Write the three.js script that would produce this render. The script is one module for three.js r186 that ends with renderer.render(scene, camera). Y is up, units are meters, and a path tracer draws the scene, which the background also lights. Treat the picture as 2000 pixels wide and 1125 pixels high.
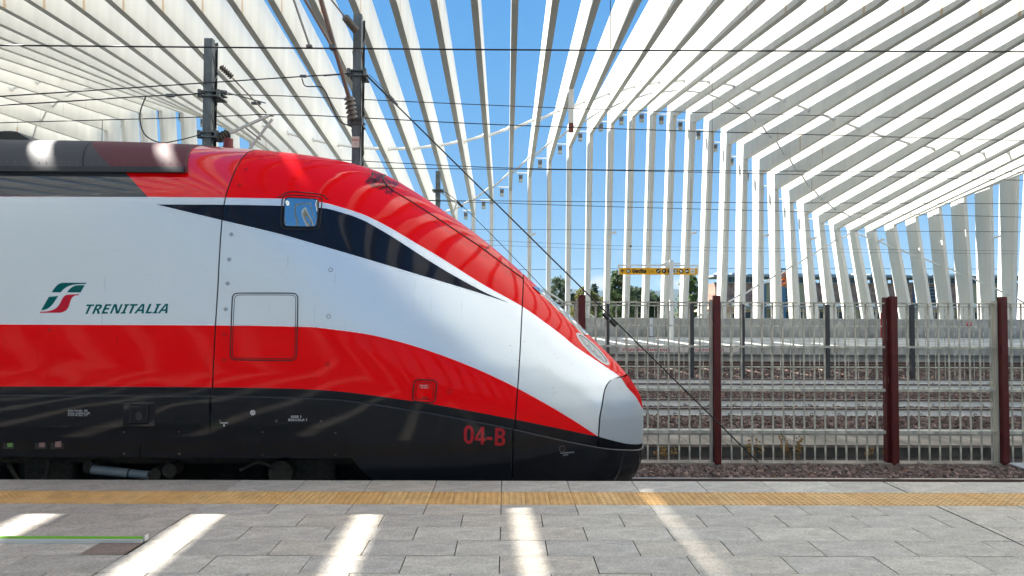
import * as THREE from 'three';
import { mergeGeometries, mergeVertices } from 'three/addons/utils/BufferGeometryUtils.js';
import { RoundedBoxGeometry } from 'three/addons/geometries/RoundedBoxGeometry.js';

// ------------------------------------------------------------------ camera
// x runs along the tracks, y is up (platform surface = 0), -z looks across the tracks
const scene = new THREE.Scene();
const RAD = Math.PI / 180;
const camera = new THREE.PerspectiveCamera(44.93, 16 / 9, 0.1, 30000);
camera.position.set(0, 1.575, 0);
camera.rotation.order = 'YXZ';
camera.rotation.set(1.83 * RAD, -0.42 * RAD, 0.25 * RAD);

// ------------------------------------------------------------------ sky and sun
const SUN_TO = new THREE.Vector3(-0.75, 1, -0.45).normalize();   // direction towards the sun
const EXPOSURE = 3.1;
function hash(x, y, s = 0) { let h = Math.imul(x | 0, 374761393) ^ Math.imul(y | 0, 668265263) ^ Math.imul(s | 0, 974711); h = Math.imul(h ^ (h >>> 13), 1274126177); return ((h ^ (h >>> 16)) >>> 0) / 4294967296; }
function vnoise(x, y, s = 0, px = 1e9, py = 1e9) {
  const x0 = Math.floor(x), y0 = Math.floor(y), fx = x - x0, fy = y - y0, m = (a, p) => ((a % p) + p) % p;
  const u = fx * fx * (3 - 2 * fx), v = fy * fy * (3 - 2 * fy);
  const a = hash(m(x0, px), m(y0, py), s), b = hash(m(x0 + 1, px), m(y0, py), s), c = hash(m(x0, px), m(y0 + 1, py), s), d = hash(m(x0 + 1, px), m(y0 + 1, py), s);
  return a + (b - a) * u + (c - a) * v + (a - b - c + d) * u * v;
}
function fbm(x, y, s, n = 4, p = 1e9) { let a = 0.5, t = 0, q = p; for (let i = 0; i < n; i++) { t += a * vnoise(x, y, s + i, q, q); x *= 2; y *= 2; q *= 2; a /= 2; } return t / (1 - Math.pow(0.5, n)); }
function rng(seed) { let s = seed >>> 0; return () => { s = (s + 0x6D2B79F5) >>> 0; let t = Math.imul(s ^ (s >>> 15), 1 | s); t = (t + Math.imul(t ^ (t >>> 7), 61 | t)) ^ t; return ((t ^ (t >>> 14)) >>> 0) / 4294967296; }; }
const mix = (a, b, t) => a + (b - a) * t, clamp = (x, a = 0, b = 1) => Math.min(b, Math.max(a, x)), sstep = (a, b, x) => { const t = clamp((x - a) / (b - a)); return t * t * (3 - 2 * t); };

const SKW = 1024, SKH = 512, skyData = new Float32Array(SKW * SKH * 4);
for (let j = 0; j < SKH; j++) {
  const el = (j + 0.5) / SKH * 180 - 90, e = clamp(el / 90);
  for (let i = 0; i < SKW; i++) {
    const az = i / SKW;
    // clear summer air: pale at the horizon, deep blue overhead
    const h = Math.exp(-Math.max(el, 0) / 9), z = Math.pow(e, 0.6);
    let r = mix(mix(0.165, 0.055, z), 0.50, h), g = mix(mix(0.50, 0.27, z), 0.76, h), b = mix(mix(0.93, 0.74, z), 0.95, h);
    // a few fair-weather clouds low over the hills
    const c = sstep(0.56, 0.74, fbm(az * 96, el * 0.9, 11, 5, 96)) * sstep(0.2, 1.6, el) * (1 - sstep(2.2, 5.5, el)) * 0.75;
    r = mix(r, 0.98, c); g = mix(g, 1.0, c); b = mix(b, 1.02, c);
    if (el < 0) { r = 0.5; g = 0.76; b = 0.95; }
    const o = (j * SKW + i) * 4, k = 1 / EXPOSURE; skyData[o] = r * k; skyData[o + 1] = g * k; skyData[o + 2] = b * k; skyData[o + 3] = 1;
  }
}
const skyTex = new THREE.DataTexture(skyData, SKW, SKH, THREE.RGBAFormat, THREE.FloatType);
skyTex.mapping = THREE.EquirectangularReflectionMapping; skyTex.magFilter = THREE.LinearFilter; skyTex.needsUpdate = true;
scene.background = skyTex; scene.environment = skyTex;
const sun = new THREE.DirectionalLight(new THREE.Color(1, 0.965, 0.90), 5);
sun.position.copy(SUN_TO).multiplyScalar(120); sun.target.position.set(0, 0, -18); sun.position.add(sun.target.position);
sun.castShadow = true; sun.shadow.mapSize.set(4096, 4096); sun.shadow.radius = 1;
Object.assign(sun.shadow.camera, { left: -60, right: 60, top: 50, bottom: -50, near: 1, far: 300 });
scene.add(sun, sun.target);
const renderer = new THREE.WebGLRenderer({ antialias: true });
renderer.setSize(1024, 576);
renderer.toneMapping = THREE.LinearToneMapping; renderer.toneMappingExposure = EXPOSURE;
renderer.shadowMap.enabled = true;

// ------------------------------------------------------------------ helpers
const names = new Map();
function numbered(n) { const c = names.get(n) || 0; names.set(n, c + 1); return c ? `${n}_${String(c).padStart(3, '0')}` : n; }
function mesh(name, geo, mat, parent) { const m = new THREE.Mesh(geo, mat); m.name = name; m.castShadow = m.receiveShadow = true; if (parent) parent.add(m); return m; }
function thing(name, label, category, group) { const g = new THREE.Group(); g.name = numbered(name); g.userData = { label, category }; if (group) g.userData.group = group; scene.add(g); return g; }
function solo(name, geo, mat, label, category, group) { const m = mesh(numbered(name), geo, mat, scene); m.userData = { label, category }; if (group) m.userData.group = group; return m; }
function struct(name, geo, mat) { const m = mesh(name, geo, mat, scene); m.userData = { kind: 'structure' }; return m; }
const V = (x, y, z) => new THREE.Vector3(x, y, z);
function merged(list) { return mergeGeometries(list.map(g => { const q = g.index ? g.toNonIndexed() : g; for (const k of Object.keys(q.attributes)) if (!['position', 'normal', 'uv'].includes(k)) q.deleteAttribute(k); return q; })); }
function worldUV(geo, s = 1) {   // box-projected uv in metres from the geometry's own coordinates
  const g = geo.index ? geo.toNonIndexed() : geo, p = g.attributes.position, n = g.attributes.normal, uv = new Float32Array(p.count * 2);
  for (let i = 0; i < p.count; i++) { const ax = Math.abs(n.getX(i)), ay = Math.abs(n.getY(i)), az = Math.abs(n.getZ(i)); let a, b;
    if (ay >= ax && ay >= az) { a = p.getX(i); b = p.getZ(i); } else if (ax >= az) { a = p.getZ(i); b = p.getY(i); } else { a = p.getX(i); b = p.getY(i); }
    uv[2 * i] = a * s; uv[2 * i + 1] = b * s; }
  g.setAttribute('uv', new THREE.BufferAttribute(uv, 2)); return g;
}
function box(x0, x1, y0, y1, z0, z1) { const g = new THREE.BoxGeometry(x1 - x0, y1 - y0, z1 - z0); g.translate((x0 + x1) / 2, (y0 + y1) / 2, (z0 + z1) / 2); return worldUV(g); }
function rbox(w, h, d, r, x = 0, y = 0, z = 0, seg = 2) { const g = new RoundedBoxGeometry(w, h, d, seg, r); g.translate(x, y, z); return g; }
function bar(a, b, r, n = 8, r2 = r) { const d = b.clone().sub(a), g = new THREE.CylinderGeometry(r2, r, d.length(), n); g.applyQuaternion(new THREE.Quaternion().setFromUnitVectors(V(0, 1, 0), d.clone().normalize())); const m = a.clone().add(b).multiplyScalar(0.5); g.translate(m.x, m.y, m.z); return g; }
function tube(pts, r, seg = 40, n = 6) { return new THREE.TubeGeometry(new THREE.CatmullRomCurve3(pts.map(p => V(...p)), false, 'centripetal'), seg, r, n); }
function canvasTex(w, h, draw) { const c = document.createElement('canvas'); c.width = w; c.height = h; draw(c.getContext('2d'), w, h); const t = new THREE.CanvasTexture(c); t.colorSpace = THREE.SRGBColorSpace; t.anisotropy = 8; return t; }
function noiseTex(size, fn, srgb = true) { const d = new Uint8Array(size * size * 4); for (let j = 0; j < size; j++) for (let i = 0; i < size; i++) { const c = fn(i / size, j / size, i, j), o = (j * size + i) * 4; for (let k = 0; k < 3; k++) d[o + k] = clamp(c[k], 0, 1) * 255; d[o + 3] = 255; }
  const t = new THREE.DataTexture(d, size, size); t.wrapS = t.wrapT = THREE.RepeatWrapping; t.magFilter = THREE.LinearFilter; if (srgb) t.colorSpace = THREE.SRGBColorSpace; t.needsUpdate = true; return t; }
const std = (o) => new THREE.MeshStandardMaterial(o);
const lin = (r, g, b) => new THREE.Color().setRGB(r, g, b);

// ------------------------------------------------------------------ materials
const graniteTex = (() => { const R = rng(19), spots = []; for (let i = 0; i < 26; i++) spots.push([R(), R(), 0.004 + R() * 0.008, 0.10 + R() * 0.22]);
  return noiseTex(512, (u, v, i, j) => { const n = fbm(u * 5, v * 9, 3, 4, 5) - 0.5, f = hash(i, j, 5) - 0.5, m = fbm(u * 64, v * 64, 8, 2, 64) - 0.5; let c = 0.80 + n * 0.17 + f * 0.11 + m * 0.20; for (const [x, y, r, k] of spots) { const q = Math.hypot(u - x, v - y); if (q < r) c -= k * (1 - q / r) * 1.5; } return [c, c * 0.99, c * 0.972]; }); })();
const concreteTex = noiseTex(512, (u, v, i, j) => { const n = fbm(u * 4, v * 4, 21, 5, 4) - 0.5, st = fbm(u * 24, v * 3, 31, 3, 24) - 0.5, f = hash(i, j, 6) - 0.5, c = 0.80 + n * 0.5 + st * 0.18 + f * 0.07; return [c, c, c * 0.98]; });
const bumpTex = noiseTex(256, (u, v, i, j) => { const c = 0.5 + (hash(i, j, 7) - 0.5) * 0.5 + (fbm(u * 32, v * 32, 9, 2, 32) - 0.5) * 0.6; return [c, c, c]; }, false);
const tactTex = noiseTex(256, (u, v, i, j) => { const c = 0.84 + (fbm(u * 10, v * 10, 77, 4, 10) - 0.5) * 0.22 + (hash(i, j, 12) - 0.5) * 0.07; return [c, c, c]; });
function texMat(tex, col, rep, rough = 0.85, extra = {}) { const t = tex.clone(); t.repeat.set(rep, rep); t.needsUpdate = true; return std({ map: t, color: col, roughness: rough, ...extra }); }
const slabTones = [[0.86, 0.81, 0.73], [0.78, 0.735, 0.67], [0.91, 0.86, 0.77], [0.81, 0.77, 0.71], [0.87, 0.80, 0.70]];
const slabMats = slabTones.map(c => { const b = bumpTex.clone(); b.repeat.set(2.5, 2.5); b.needsUpdate = true; const t = graniteTex.clone(); t.repeat.set(1.7, 1.7); t.needsUpdate = true; return std({ map: t, color: lin(...c), roughness: 0.62, bumpMap: b, bumpScale: 0.0012 }); });
const oldSlabMats = [[0.69, 0.63, 0.56], [0.75, 0.685, 0.61], [0.66, 0.61, 0.55]].map(c => texMat(graniteTex, lin(...c), 1.3, 0.7));
const brownSlab = texMat(graniteTex, lin(0.40, 0.30, 0.25), 1.7, 0.75);
const tactileMats = [[0.98, 0.58, 0.22], [1.0, 0.62, 0.25], [0.94, 0.55, 0.20]].map(c => texMat(tactTex, lin(...c), 1.0, 0.65));
const jointMat = std({ color: lin(0.10, 0.085, 0.07), roughness: 0.95 });
const platformMat = texMat(graniteTex, lin(0.78, 0.77, 0.74), 1.2, 0.75);
const concrete = texMat(concreteTex, lin(0.62, 0.61, 0.585), 0.35, 0.9);
const concretePale = texMat(concreteTex, lin(0.80, 0.785, 0.755), 0.3, 0.9);
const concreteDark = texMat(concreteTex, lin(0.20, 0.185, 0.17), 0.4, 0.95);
const concreteTan = texMat(concreteTex, lin(0.50, 0.43, 0.36), 0.5, 0.95);
const whitePaintTex = noiseTex(512, (u, v, i, j) => { const st = fbm(u * 40, v * 3, 41, 3, 40), n = fbm(u * 3, v * 3, 44, 4, 3); let c = 0.95 + (st - 0.5) * 0.08 + (n - 0.5) * 0.08, r = 0; const x = u - 0.31 - (fbm(v * 6, 2, 47, 2, 6) - 0.5) * 0.006; if (Math.abs(u - 0.31) < 0.0022) c -= 0.10; if (Math.abs(x) < 0.004 && fbm(v * 9, 5, 48, 3, 9) > 0.5) r = 0.30; return [c - r * 0.12, c * 0.995 - r * 0.42, c * 0.975 - r * 0.75]; });
const ribMat = texMat(whitePaintTex, lin(0.82, 0.815, 0.79), 0.25, 0.5);
const tubeMat = std({ color: lin(0.78, 0.775, 0.75), roughness: 0.45 });
const galv = texMat(concreteTex, lin(0.86, 0.825, 0.71), 1.5, 0.6);
const steelGrey = texMat(concreteTex, lin(0.22, 0.25, 0.275), 1.2, 0.5, { metalness: 0.5 });
const darkPost = std({ color: lin(0.055, 0.055, 0.06), roughness: 0.6 });
const rustTex = noiseTex(256, (u, v, i, j) => { const n = fbm(u * 8, v * 8, 51, 4, 8), w = sstep(0.70, 0.78, fbm(u * 5, v * 5, 57, 4, 5)) * 0.75; return [mix(0.31 + n * 0.08, 0.8, w), mix(0.055 + n * 0.05, 0.76, w), mix(0.05 + n * 0.04, 0.74, w)]; });
const redPost = std({ map: rustTex, roughness: 0.55 });
const insulatorMat = std({ color: lin(0.12, 0.105, 0.09), roughness: 0.35 });
const wireMat = std({ color: lin(0.028, 0.028, 0.03), roughness: 0.5, metalness: 0.4 });
const pipeMat = std({ color: lin(0.26, 0.24, 0.215), roughness: 0.7 });
const railHead = std({ color: lin(0.17, 0.115, 0.095), roughness: 0.5, metalness: 0.35 });
const railShine = std({ color: lin(0.42, 0.38, 0.36), roughness: 0.28, metalness: 0.85 });
const railRust = texMat(concreteTex, lin(0.15, 0.085, 0.06), 2, 0.8);
const railWhite = texMat(whitePaintTex, lin(0.86, 0.85, 0.83), 0.5, 0.75);
const clipMat = std({ color: lin(0.09, 0.06, 0.05), roughness: 0.8 });
const black = std({ color: lin(0.012, 0.012, 0.014), roughness: 0.6 });
const blackPlastic = std({ color: lin(0.02, 0.021, 0.024), roughness: 0.35 });
// ------------------------------------------------------------------ ground, far hills
struct('ground', box(-4000, 4000, -4.2, -4, -9000, 800), texMat(concreteTex, lin(0.10, 0.12, 0.05), 0.02, 1));
{
  const mountainMat = std({ color: lin(0.04, 0.06, 0.05), roughness: 1 });
  for (const [d, base, amp, seed] of [[9500, 170, 230, 61], [7400, 70, 150, 67]]) {
    const n = 220, nz = 6, pos = [], idx = [];
    for (let i = 0; i <= n; i++) { const x = -9000 + 18000 * i / n, hgt = base + amp * fbm(x / 1500 + 40, 0.5, seed, 5);
      for (let j = 0; j <= nz; j++) { const t = j / nz; pos.push(x, -20 + (hgt + 20) * Math.sin(t * Math.PI / 2) * (0.86 + 0.14 * (j === nz ? 1 : vnoise(i * 0.9, j, seed))), -d + 1600 * (1 - t)); } }
    for (let i = 0; i < n; i++) for (let j = 0; j < nz; j++) { const a = i * (nz + 1) + j, b = a + nz + 1; idx.push(a, b, a + 1, b, b + 1, a + 1); }
    const g = new THREE.BufferGeometry(); g.setAttribute('position', new THREE.Float32BufferAttribute(pos, 3)); g.setIndex(idx); g.computeVertexNormals();
    struct(d > 9000 ? 'mountains' : 'hills', g, mountainMat);
  }
}

// ------------------------------------------------------------------ near platform: body, slabs, tactile strip
const EDGE = -6.49;
struct('platform', merged([box(-45, 45, -1.2, -0.004, -2.4, 6.6), box(-45, 45, -1.2, -0.034, EDGE + 0.03, -2.4)]), platformMat);
const paving = new THREE.Group(); paving.name = 'pavement'; paving.userData = { kind: 'structure' }; scene.add(paving);
{
  const R = rng(77), variants = new Map();
  const slabGeo = (w, d) => { const key = w.toFixed(3) + d.toFixed(3); if (!variants.has(key)) { const list = []; for (let q = 0; q < 5; q++) { const g = new THREE.BoxGeometry(w, 0.034, d); g.translate(0, -0.017, 0);
      const e = 0.003, p = g.attributes.position; for (let i = 0; i < p.count; i++) if (p.getY(i) > -0.001 && Math.abs(g.attributes.normal.getY(i)) < 0.5) p.setY(i, -e);   // tiny chamfer shadow line
      const u = g.attributes.uv, ox = R() * 7, oy = R() * 7; for (let i = 0; i < u.count; i++) u.setXY(i, p.getX(i) + ox, p.getZ(i) + oy); list.push(g); } variants.set(key, list); }
    return variants.get(key)[Math.floor(R() * 5)]; };
  const place = (name, x0, x1, z0, z1, mat, gap = 0.007) => { const w = x1 - x0 - gap, d = z1 - z0 - gap * 0.6; const m = mesh(name, slabGeo(w, d), mat, paving); m.position.set((x0 + x1) / 2, (R() - 0.5) * 0.0016, (z0 + z1) / 2); return m; };
  const J0 = -0.038, NX = 11, EXP = [-2.434, 3.50];
  const row = (z0, z1, off) => { for (let i = -NX; i < NX; i++) {
    let a = J0 + off + i * 0.6, b = a + 0.6; const old = (a + b) / 2 < EXP[0];
    const mat = old ? oldSlabMats[Math.floor(R() * 3)] : slabMats[Math.floor(R() * 5)];
    let cut = EXP.find(e => e > a + 0.02 && e < b - 0.02);
    if (cut !== undefined) { place('paving_slab', a, cut - 0.006, z0, z1, cut < 0 ? oldSlabMats[1] : slabMats[1]); place('paving_slab', cut + 0.006, b, z0, z1, slabMats[Math.floor(R() * 4)]); }
    else place('paving_slab', a, b, z0, z1, mat, old ? 0.004 : 0.007);
  } };
  row(EDGE, EDGE + 0.397, 0);
  row(-5.70, -5.423, 0);
  for (let k = 0; k < 10; k++) row(-5.423 + 0.3007 * k, -5.423 + 0.3007 * (k + 1), k % 2 ? 0 : -0.291);
  // replaced brown slab beside the movement joint
  const bs = place('paving_slab', -2.72, -2.44, -4.82, -4.53, brownSlab); bs.position.y = 0.004; bs.userData.label = 'brown replacement slab';
  // studded tactile tiles
  const dome = new THREE.CylinderGeometry(0.010, 0.0165, 0.0065, 7, 1);
  const parts = []; { const b = new THREE.BoxGeometry(0.196, 0.034, 0.3935); b.translate(0, -0.017, 0); parts.push(worldUV(b)); for (let i = 0; i < 4; i++) for (let j = 0; j < 8; j++) { const d = dome.clone(); d.translate(-0.075 + 0.05 * i, 0.003, -0.175 + 0.05 * j); parts.push(worldUV(d)); } }
  const tg = merged(parts), tvar = [0, 1, 2].map(k => { const g = tg.clone(), u = g.attributes.uv; for (let i = 0; i < u.count; i++) u.setXY(i, u.getX(i) + k * 2.3, u.getY(i) + k * 1.7); return g; });
  for (let i = -33; i < 33; i++) { const m = mesh('tactile_tile', tvar[Math.floor(R() * 3)], tactileMats[Math.floor(R() * 3)], paving); m.position.set(J0 + 0.1 + 0.2 * i, (R() - 0.5) * 0.002, EDGE + 0.397 + 0.1965); }
}
// platform edge face, shaded lower wall
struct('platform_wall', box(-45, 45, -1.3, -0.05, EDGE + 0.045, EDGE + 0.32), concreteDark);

// ------------------------------------------------------------------ track bed
const RAIL_Y = -0.55;
const bedMat = (() => { const t = noiseTex(512, (u, v, i, j) => { const n = fbm(u * 40, v * 40, 71, 3, 40), c = 0.10 + n * 0.22; return [c * 1.12, c * 0.96, c * 0.92]; }); return texMat(t, lin(1, 1, 1), 0.4, 1); })();
{
  const g = new THREE.PlaneGeometry(110, 27, 1, 1); g.rotateX(-Math.PI / 2); g.translate(0, -0.86, -6.4 - 13.5);
  const u = g.attributes.uv, p = g.attributes.position; for (let i = 0; i < u.count; i++) u.setXY(i, p.getX(i), p.getZ(i));
  struct('ballast_bed', g, bedMat);
}
// concrete kerbs and the cable trough behind the near fence
solo('fence_plinth', box(-45, 7.42, -0.95, -0.69, -10.66, -10.44), concreteTan, 'low mossy concrete kerb carrying the nearer bar fence', 'kerb');
{
  const t = thing('cable_trough', 'dark concrete cable trough running behind the nearer fence', 'cable trough');
  mesh('wall', box(-45, 45, -1.05, -0.70, -12.55, -11.75), concreteDark, t);
  for (let i = -4; i < 30; i++) mesh('cover_slab', box(i * 0.62, i * 0.62 + 0.608, -0.70, -0.655, -12.6, -11.71), concreteTan, t);
  mesh('kerb', box(-45, 45, -0.9, -0.60, -12.95, -12.61), concrete, t);
}

function railGeo(z, top, y = RAIL_Y, L = 55) {   // three slices of a rail profile: head, web+foot
  if (top === 'head') return merged([box(-L, L, y - 0.036, y, z - 0.036, z + 0.036)]);
  if (top === 'shine') return box(-L, L, y, y + 0.002, z - 0.022, z + 0.022);
  return merged([box(-L, L, y - 0.15, y - 0.036, z - 0.014, z + 0.014), box(-L, L, y - 0.172, y - 0.15, z - 0.07, z + 0.07)]);
}
const clipGeo = merged([(() => { const g = new THREE.TorusGeometry(0.028, 0.009, 5, 10, Math.PI * 1.3); g.translate(-0.03, 0.03, 0); return g; })(), rbox(0.13, 0.02, 0.06, 0.006, 0.02, 0.005, 0, 1)]);
const sleeperGeo = (() => { const s = new THREE.Shape(); s.moveTo(-0.15, -0.2); s.lineTo(0.15, -0.2); s.lineTo(0.11, 0); s.lineTo(-0.11, 0); s.closePath(); const g = new THREE.ExtrudeGeometry(s, { depth: 2.5, bevelEnabled: false }); g.translate(0, 0, -1.25); return worldUV(g); })();
function track(zc, painted, label, sx0, sx1, n0) {
  const t = thing('railway_track', label, 'railway track');
  for (const s of [1, -1]) { const r = mesh('rail', railGeo(zc + s * 0.7525, 'web'), painted ? railWhite : railRust, t);
    mesh('rail_head', railGeo(zc + s * 0.7525, 'head'), railHead, r); mesh('running_surface', railGeo(zc + s * 0.7525, 'shine'), railShine, r); }
  for (let i = sx0; i <= sx1; i++) { const s = mesh('sleeper', sleeperGeo, concreteTan, t); s.position.set(i * 0.6 + n0, RAIL_Y - 0.172, zc);
    for (const sg of [1, -1]) for (const q of [1, -1]) { const c = mesh('clip', clipGeo, clipMat, s); c.position.set(0.0, 0.012, sg * 0.7525 + q * 0.11); } }
  return t;
}
track(-8.16, false, 'rusty unpainted track under the train beside the platform edge', -3, 14, 0.2);
track(-16.15, true, 'white sided track just behind the nearer fence and cable trough', 0, 24, 0.12);
track(-21.3, true, 'white sided track running directly in front of the second fence', 2, 34, 0.28);
track(-28.9, false, 'rusty track at the foot of the opposite platform', 4, 40, 0.05);

// loose ballast
{
  const R = rng(5), geos = [];
  for (let k = 0; k < 3; k++) { const g = new THREE.IcosahedronGeometry(0.5, 0), m = mergeVertices((() => { g.deleteAttribute('uv'); g.deleteAttribute('normal'); return g; })()), p = m.attributes.position; for (let i = 0; i < p.count; i++) { p.setXYZ(i, p.getX(i) * (0.75 + R() * 0.7), p.getY(i) * (0.55 + R() * 0.55), p.getZ(i) * (0.7 + R() * 0.6)); } const q = m.toNonIndexed(); q.computeVertexNormals(); geos.push(q); }
  const stoneMat = std({ color: 0xffffff, roughness: 0.95 });
  const strip = (name, label, zones, size, seed) => {
    const r = rng(seed), per = [[], [], []];
    for (const [x0, x1, z0, z1, yf, dens] of zones) { const n = Math.round((x1 - x0) * (z0 - z1) * dens); for (let i = 0; i < n; i++) { const x = mix(x0, x1, r()), z = mix(z0, z1, r()), y = yf(z); if (y === null) continue; per[Math.floor(r() * 3)].push([x, y + (r() - 0.35) * 0.03, z]); } }
    per.forEach((list, k) => { const im = new THREE.InstancedMesh(geos[k], stoneMat, list.length); im.name = numbered(name); im.castShadow = im.receiveShadow = true; im.userData = { kind: 'stuff', label, category: 'ballast' };
      const o = new THREE.Object3D(), c = new THREE.Color(); list.forEach((p, i) => { o.position.set(...p); o.rotation.set(r() * 6.3, r() * 6.3, r() * 6.3); const s = size * (0.6 + r() * 0.75); o.scale.set(s * (0.8 + r() * 0.5), s * (0.7 + r() * 0.4), s); o.updateMatrix(); im.setMatrixAt(i, o.matrix);
        const v = 0.07 + r() * r() * 0.22, w = r(); c.setRGB(v * (1.32 + w * 0.35), v * (1.02 + w * 0.06), v * (0.92 - w * 0.08)); if (r() < 0.07) c.setRGB(v * 2.0, v * 1.15, v * 0.8); im.setColorAt(i, c); }); scene.add(im); });
  };
  const flat = y => () => y, clear = (y, rails, w = 0.085) => z => rails.some(q => Math.abs(z - q) < w) ? null : y;
  strip('track_ballast', 'brown grey ballast stones beside the platform track', [[-5.2, 9.5, -7.2, -10.42, clear(-0.745, [-7.4075, -8.9125]), 330], [-5.2, 9.5, -9.0, -10.42, flat(-0.735), 330]], 0.074, 9);
  strip('line_ballast', 'brown ballast stones between the white sided tracks', [[0.5, 17, -12.95, -19.4, clear(-0.735, [-15.3975, -16.9025]), 190], [0.5, 17, -12.95, -14.6, flat(-0.70), 120], [2, 21, -19.4, -23.2, clear(-0.74, [-20.5475, -22.0525]), 120], [0.5, 21, -18.3, -19.9, flat(-0.70), 150]], 0.07, 13);
  strip('far_ballast', 'dark ballast stones around the track by the opposite platform', [[3, 27, -23.2, -30.6, clear(-0.76, [-28.1475, -29.6525]), 45]], 0.09, 17);
}

// ------------------------------------------------------------------ opposite platform
struct('opposite_platform', merged([box(-45, 45, -0.33, 0, -46, -30.75), box(-45, 45, -1.2, -0.33, -46, -31.0)]), concretePale);
struct('opposite_platform_edge', box(-45, 45, 0.0, 0.006, -31.15, -30.74), texMat(graniteTex, lin(0.56, 0.56, 0.55), 1, 0.8));
struct('opposite_tactile_strip', box(-45, 45, 0.0, 0.006, -31.56, -31.16), texMat(graniteTex, lin(0.46, 0.45, 0.42), 1, 0.8));
{
  const t = thing('parapet_wall', 'long grey concrete parapet behind the opposite platform', 'parapet wall');
  for (let i = -9; i < 9; i++) { mesh('panel', box(i * 4.8 + 0.01, i * 4.8 + 4.79, 0.0, 1.10, -42.35, -42.05), concrete, t); mesh('coping', box(i * 4.8 + 0.004, i * 4.8 + 4.796, 1.10, 1.15, -42.39, -42.01), concretePale, t); }
  const n = thing('parapet_wall', 'grey concrete parapet along the back of the near platform', 'parapet wall');
  for (let i = -9; i < 9; i++) mesh('panel', box(i * 4.8 + 0.01, i * 4.8 + 4.79, -0.004, 1.12, 5.0, 5.3), concrete, n);
}

// ------------------------------------------------------------------ canopy of white portal frames
const PITCH = 1.2, X0 = 0.2, PERIOD = 24, WAVE = k => Math.cos(2 * Math.PI * (k - 7.1) / PERIOD);
const RIBW = 0.21, COLD = 1.45;
const farKnee = k => ({ d: 42.96 - 2.66 * WAVE(k), y: 9.99 + 3.08 * WAVE(k) });
const MID = { d: 20.4, y: 10.66 };                                  // every rib passes this line; the waves swing about it
const nearKnee = k => ({ d: -6.0 - 1.2 * WAVE(k), y: 9.97 + 2.5 * Math.cos(2 * Math.PI * (k + 8.6) / PERIOD) });
const ribY = (k, d) => { const a = farKnee(k), b = nearKnee(k); return d > MID.d ? mix(a.y, MID.y, (a.d - d) / (a.d - MID.d)) : mix(MID.y, b.y, (MID.d - d) / (MID.d - b.d)); };
function prism(poly, x, w) {   // polygon given as [distance, height]; extruded along the track
  const n = poly.length, pos = [], nor = [], uv = [];
  const P = (i, s) => [x + s * w / 2, poly[i][1], -poly[i][0]];
  const push = (a, nn, u) => { pos.push(...a); nor.push(...nn); uv.push(...u); };
  for (const s of [1, -1]) for (let i = 1; i + 1 < n; i++) { const o = s > 0 ? [0, i, i + 1] : [0, i + 1, i]; for (const q of o) push(P(q, s), [s, 0, 0], [poly[q][0] * 0.25, poly[q][1] * 0.25]); }
  for (let i = 0; i < n; i++) { const j = (i + 1) % n, dx = poly[j][0] - poly[i][0], dy = poly[j][1] - poly[i][1], l = Math.hypot(dx, dy), nn = [0, -dx / l, -dy / l]; let acc = i * 1.7;
    const a = P(i, 1), b = P(j, 1), c = P(j, -1), e = P(i, -1); for (const [q, uu] of [[a, [0.05, acc]], [c, [0, acc + l * 0.25]], [b, [0.05, acc + l * 0.25]], [a, [0.05, acc]], [e, [0, acc]], [c, [0, acc + l * 0.25]]]) push(q, nn, uu); }
  const g = new THREE.BufferGeometry(); g.setAttribute('position', new THREE.Float32BufferAttribute(pos, 3)); g.setAttribute('normal', new THREE.Float32BufferAttribute(nor, 3)); g.setAttribute('uv', new THREE.Float32BufferAttribute(uv, 2)); return g;
}
function area(p) { let a = 0; for (let i = 0; i < p.length; i++) { const j = (i + 1) % p.length; a += p[i][0] * p[j][1] - p[j][0] * p[i][1]; } return a; }
function frame(poly) { return area(poly) < 0 ? [poly[0], ...poly.slice(1).reverse()] : poly; }
const brace = (a, b) => { const m1 = a.clone().lerp(b, 0.12), m2 = a.clone().lerp(b, 0.88); return merged([bar(m1, m2, 0.065, 10), bar(a, m1, 0.12, 10, 0.065), bar(m2, b, 0.065, 10, 0.12)]); };
const rod = (a, b) => bar(a, b, 0.05, 8);
const canopy = thing('station_canopy', 'white wave shaped station canopy of slender steel portal frames', 'canopy');
const arcH = k => { const m = ((k - 19) % PERIOD + PERIOD) % PERIOD, q = Math.min(m, PERIOD - m); return 6.95 - 0.62 * q - (q < 1 ? 0.1 : 0); };
const tubeD = k => 39.3 - 4.6 * WAVE(k);
const KMIN = -34, KMAX = 34;
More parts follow.
